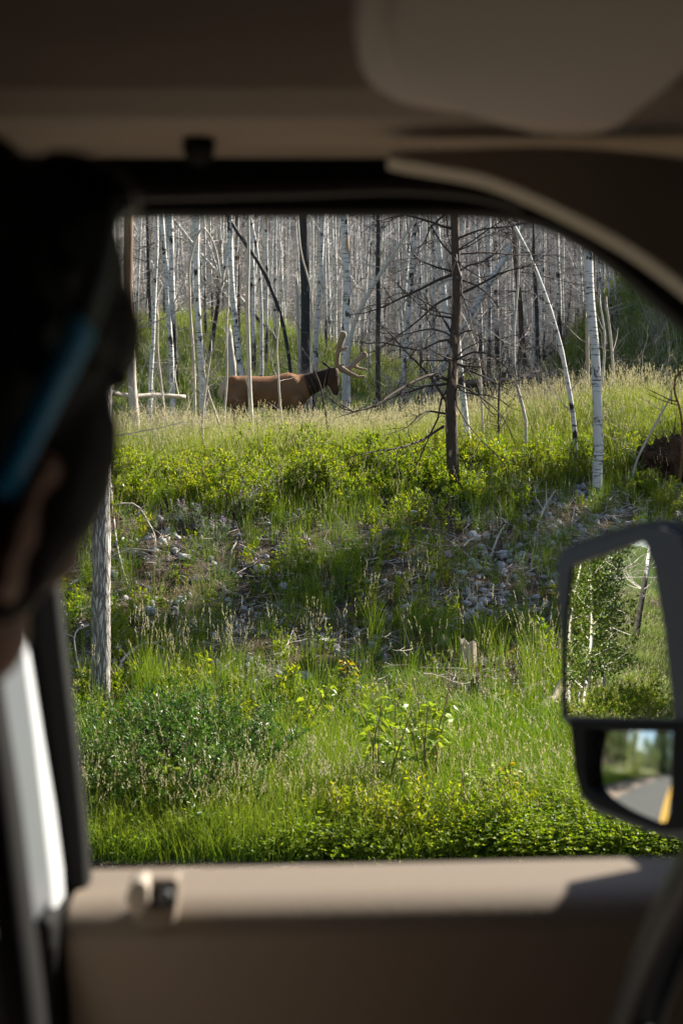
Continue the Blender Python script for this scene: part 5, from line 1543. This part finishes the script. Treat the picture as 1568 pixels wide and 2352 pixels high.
# ------------------------------------------------------------------ the driver
skin = NT('skin'); sn = skin.noise(skin.coord(), 60, 3)
M['skin'] = skin.done(skin.surf(skin.mix(sn, (.36, .195, .135), (.50, .29, .205)), .55, None, .35, **{'Subsurface Weight': .25, 'Subsurface Radius': (.02, .006, .003)}))
hairm = NT('dark_hair'); hn = hairm.noise(hairm.coord((1, 1, .25)), 160, 3, .7)
M['hair'] = hairm.done(hairm.surf(hairm.mix(hn, (.007, .005, .0045), (.014, .011, .009)), .6, hairm.bump(hn, .4, .003), .2))
shirt = plain('pale_grey_shirt', (.42, .38, .34), .9, .1, .1, 200, bump=.2)
hc = P(-222, 1110, .69)
RH = Matrix.Rotation(R(20), 3, 'Y') @ Matrix.Rotation(R(65), 3, 'Z')
person = empty('person', (hc.x, hc.y, hc.z - .75), 'dark-haired driver seen from behind, turned to the open window with blue-armed sunglasses pushed up', 'person')
po = Vector(person.location)
def L(x, y, z): return np.array(tuple(RH @ Vector((x, y, z)) + hc - po))
def W(x, y, z): return np.array((x, y, z)) - np.array(tuple(po))
RM = RH.to_4x4()
b = MB()
ellipsoid(b, L(-.008, 0, .050), (.098, .076, .088), RM, 0, 24, 18)
ellipsoid(b, L(.045, 0, -.015), (.052, .060, .075), RM, 0, 20, 14)
ellipsoid(b, L(.050, 0, -.075), (.045, .047, .036), RM); ellipsoid(b, L(.078, 0, -.092), (.018, .022, .018), RM)
for s in (-1, 1):
    ellipsoid(b, L(.02, s * .052, -.06), (.045, .018, .030), RM); ellipsoid(b, L(.068, s * .036, -.012), (.026, .026, .022), RM)
    # ear: rim, bowl and lobe
    rim = [L(-.006 + .019 * math.cos(t) - .004, s * (.079 + .014 * (1 - math.cos(t)) * .5), .004 + .031 * math.sin(t)) for t in np.linspace(.5, 5.2, 12)]
    b.tube(rim, .0062, 8); ellipsoid(b, L(-.008, s * .080, .002), (.017, .006, .026), RM); ellipsoid(b, L(.0, s * .080, -.026), (.010, .006, .010), RM)
    ellipsoid(b, L(.082, s * .030, .012), (.012, .017, .008), RM)
ellipsoid(b, L(.106, 0, -.022), (.018, .015, .014), RM); b.tube([L(.090, 0, .030), L(.100, 0, .0), L(.110, 0, -.02)], [.010, .011, .013], 10)
b.tube([L(.090, -.022, -.056), L(.099, 0, -.055), L(.090, .022, -.056)], [.005, .008, .005], 8)
nk0 = L(-.03, 0, -.03); base = W(-.335, .66, EYE - .19)
b.tube([nk0, nk0 * .5 + base * .5, base, base - [0.01, 0, .1]], [.058, .056, .066, .08], 18)
# chest, arms and hands resting on the thighs
rings(b, [(base + [-.01, 0, .0], .10, .06, (0, 1, 0), (1, 0, 0)), (base + [-.015, 0, -.05], .18, .085, (0, 1, 0), (1, 0, 0)), (base + [-.02, 0, -.16], .19, .11, (0, 1, 0), (1, 0, 0)), (base + [-.03, 0, -.40], .16, .105, (0, 1, 0), (1, 0, 0)), (base + [-.03, 0, -.56], .17, .11, (0, 1, 0), (1, 0, 0))], 22)
arms = []
for s in (-1, 1):
    sh_, el_, wr_ = W(-.35, .66 + s * .19, EYE - .26), W(-.26, .66 + s * .235, EYE - .54), W(-.03, .66 + s * .13, EYE - .60)
    arms.append((sh_, el_, wr_))
    b.tube(bez([sh_, el_ * .98 + sh_ * .02, wr_], 14), np.interp(np.linspace(0, 1, 14), [0, .5, 1], [.056, .042, .028]), 14)
    ellipsoid(b, wr_ + [.045, 0, -.008], (.048, .038, .016))
    for k in range(4):
        y0 = (-.027 + k * .018); r0 = wr_ + [.085, y0, -.008]; ln_ = (.062, .072, .068, .052)[k if s > 0 else 3 - k]
        b.tube([r0 - [.02, 0, 0], r0 + [ln_ * .4, 0, .006], r0 + [ln_ * .75, 0, -.008], r0 + [ln_, 0, -.026]], [.0095, .009, .008, .007], 8)
    b.tube([wr_ + [.02, -s * .028, -.006], wr_ + [.05, -s * .050, -.010], wr_ + [.078, -s * .056, -.016]], [.012, .010, .008], 8)
body = solid('body', b, M['skin'], person, .0055, 4)
b = MB()
ellipsoid(b, L(-.020, 0, .062), (.100, .084, .092), RM, 0, 24, 18); ellipsoid(b, L(-.055, 0, .010), (.060, .075, .080), RM, 0, 20, 14); ellipsoid(b, L(.030, 0, .098), (.070, .070, .050), RM); ellipsoid(b, L(.008, -.014, .122), (.058, .050, .046), RM); ellipsoid(b, L(.018, -.058, .028), (.045, .034, .058), RM); ellipsoid(b, L(.020, -.058, -.005), (.030, .026, .045), RM)
ellipsoid(b, L(-.075, 0, -.035), (.030, .055, .045), RM)
for s in (-1, 1): ellipsoid(b, L(.012, s * .070, .035), (.022, .012, .042), RM); ellipsoid(b, L(-.035, s * .068, .005), (.028, .014, .045), RM)
for k in range(220):
    dn = rng.normal(0, 1, 3); dn /= np.linalg.norm(dn); dn[2] = abs(dn[2]) * .8 + .1
    p = np.array([-.02, 0, .062]) + dn * [.098, .083, .091]
    b.tube([L(*p), L(*(p + dn * .008 + rng.normal(0, .006, 3)))], [.006, .002], 4)
solid('hair', b, M['hair'], person, .004, 2)
b = MB()
rings(b, [(base + [-.012, 0, -.005], .085, .072, (0, 1, 0), (1, 0, 0)), (base + [-.016, 0, -.04], .165, .098, (0, 1, 0), (1, 0, 0)), (base + [-.02, 0, -.10], .212, .122, (0, 1, 0), (1, 0, 0)), (base + [-.02, 0, -.22], .212, .130, (0, 1, 0), (1, 0, 0)), (base + [-.03, 0, -.42], .185, .125, (0, 1, 0), (1, 0, 0)), (base + [-.03, 0, -.60], .195, .135, (0, 1, 0), (1, 0, 0))], 24)
for sh_, el_, wr_ in arms:
    b.tube(bez([sh_, el_, el_ * .45 + wr_ * .55], 12), np.interp(np.linspace(0, 1, 12), [0, .6, 1], [.074, .060, .050]), 14)
solid('shirt', b, shirt, person, .010, 5)
b = MB()
for s in (-1, 1):
    b.tube(bez([W(-.40, .66 + s * .09, EYE - .72), W(-.10, .66 + s * .12, EYE - .69), W(.09, .66 + s * .13, EYE - .70), W(.13, .66 + s * .13, EYE - 1.0)], 14), np.linspace(.10, .065, 14), 14)
solid('trousers', b, plain('dark_blue_denim', (.04, .05, .09), .9, .1), person, .012, 4)
# sunglasses pushed up over the hair
sg = empty('sunglasses', tuple(L(.08, 0, .13) + np.array(tuple(po))), 'sunglasses with bright blue arms pushed up on the driver\'s dark hair', 'sunglasses')
so = Vector(sg.location)
def S(x, y, z): return np.array(tuple(RH @ Vector((x, y, z)) + hc - so))
blue = plain('bright_blue_plastic', (.02, .50, 1.0), .4, .5)
tealp = plain('dark_teal_plastic', (.015, .04, .045), .4, .4)
for s in (-1, 1):
    q = bez([S(-.040, s * .088, .016), S(-.044, s * .096, .055), S(-.034, s * .095, .105), S(-.004, s * .066, .156)], 18)
    mb = MB(); dq = np.gradient(q, axis=0); rings(mb, [(q[i], .0085, .0035, np.cross(dq[i] / np.linalg.norm(dq[i]), RH @ Vector((0, s, 0))), tuple(RH @ Vector((0, s, 0)))) for i in range(18)], 10); mb2 = MB(); mb2.v = []; mb.build('arm', tealp, sg); k_ = 10; rings(mb2, [(q[i], .0092, .0042, np.cross(dq[i] / np.linalg.norm(dq[i]), RH @ Vector((0, s, 0))), tuple(RH @ Vector((0, s, 0)))) for i in range(k_)], 10); mb2.build('arm_tip', blue, sg)
    mb = MB(); ellipsoid(mb, S(.012, s * .034, .166), (.022, .030, .010), RM @ Matrix.Rotation(R(20), 4, 'Y')); mb.build('lens', plain('dark_lens', (.01, .02, .02), .1, .6), sg)
mb = MB(); mb.tube([S(.010, -.012, .168), S(.012, 0, .171), S(.010, .012, .168)], .003, 8); mb.build('bridge', dkpl, sg)
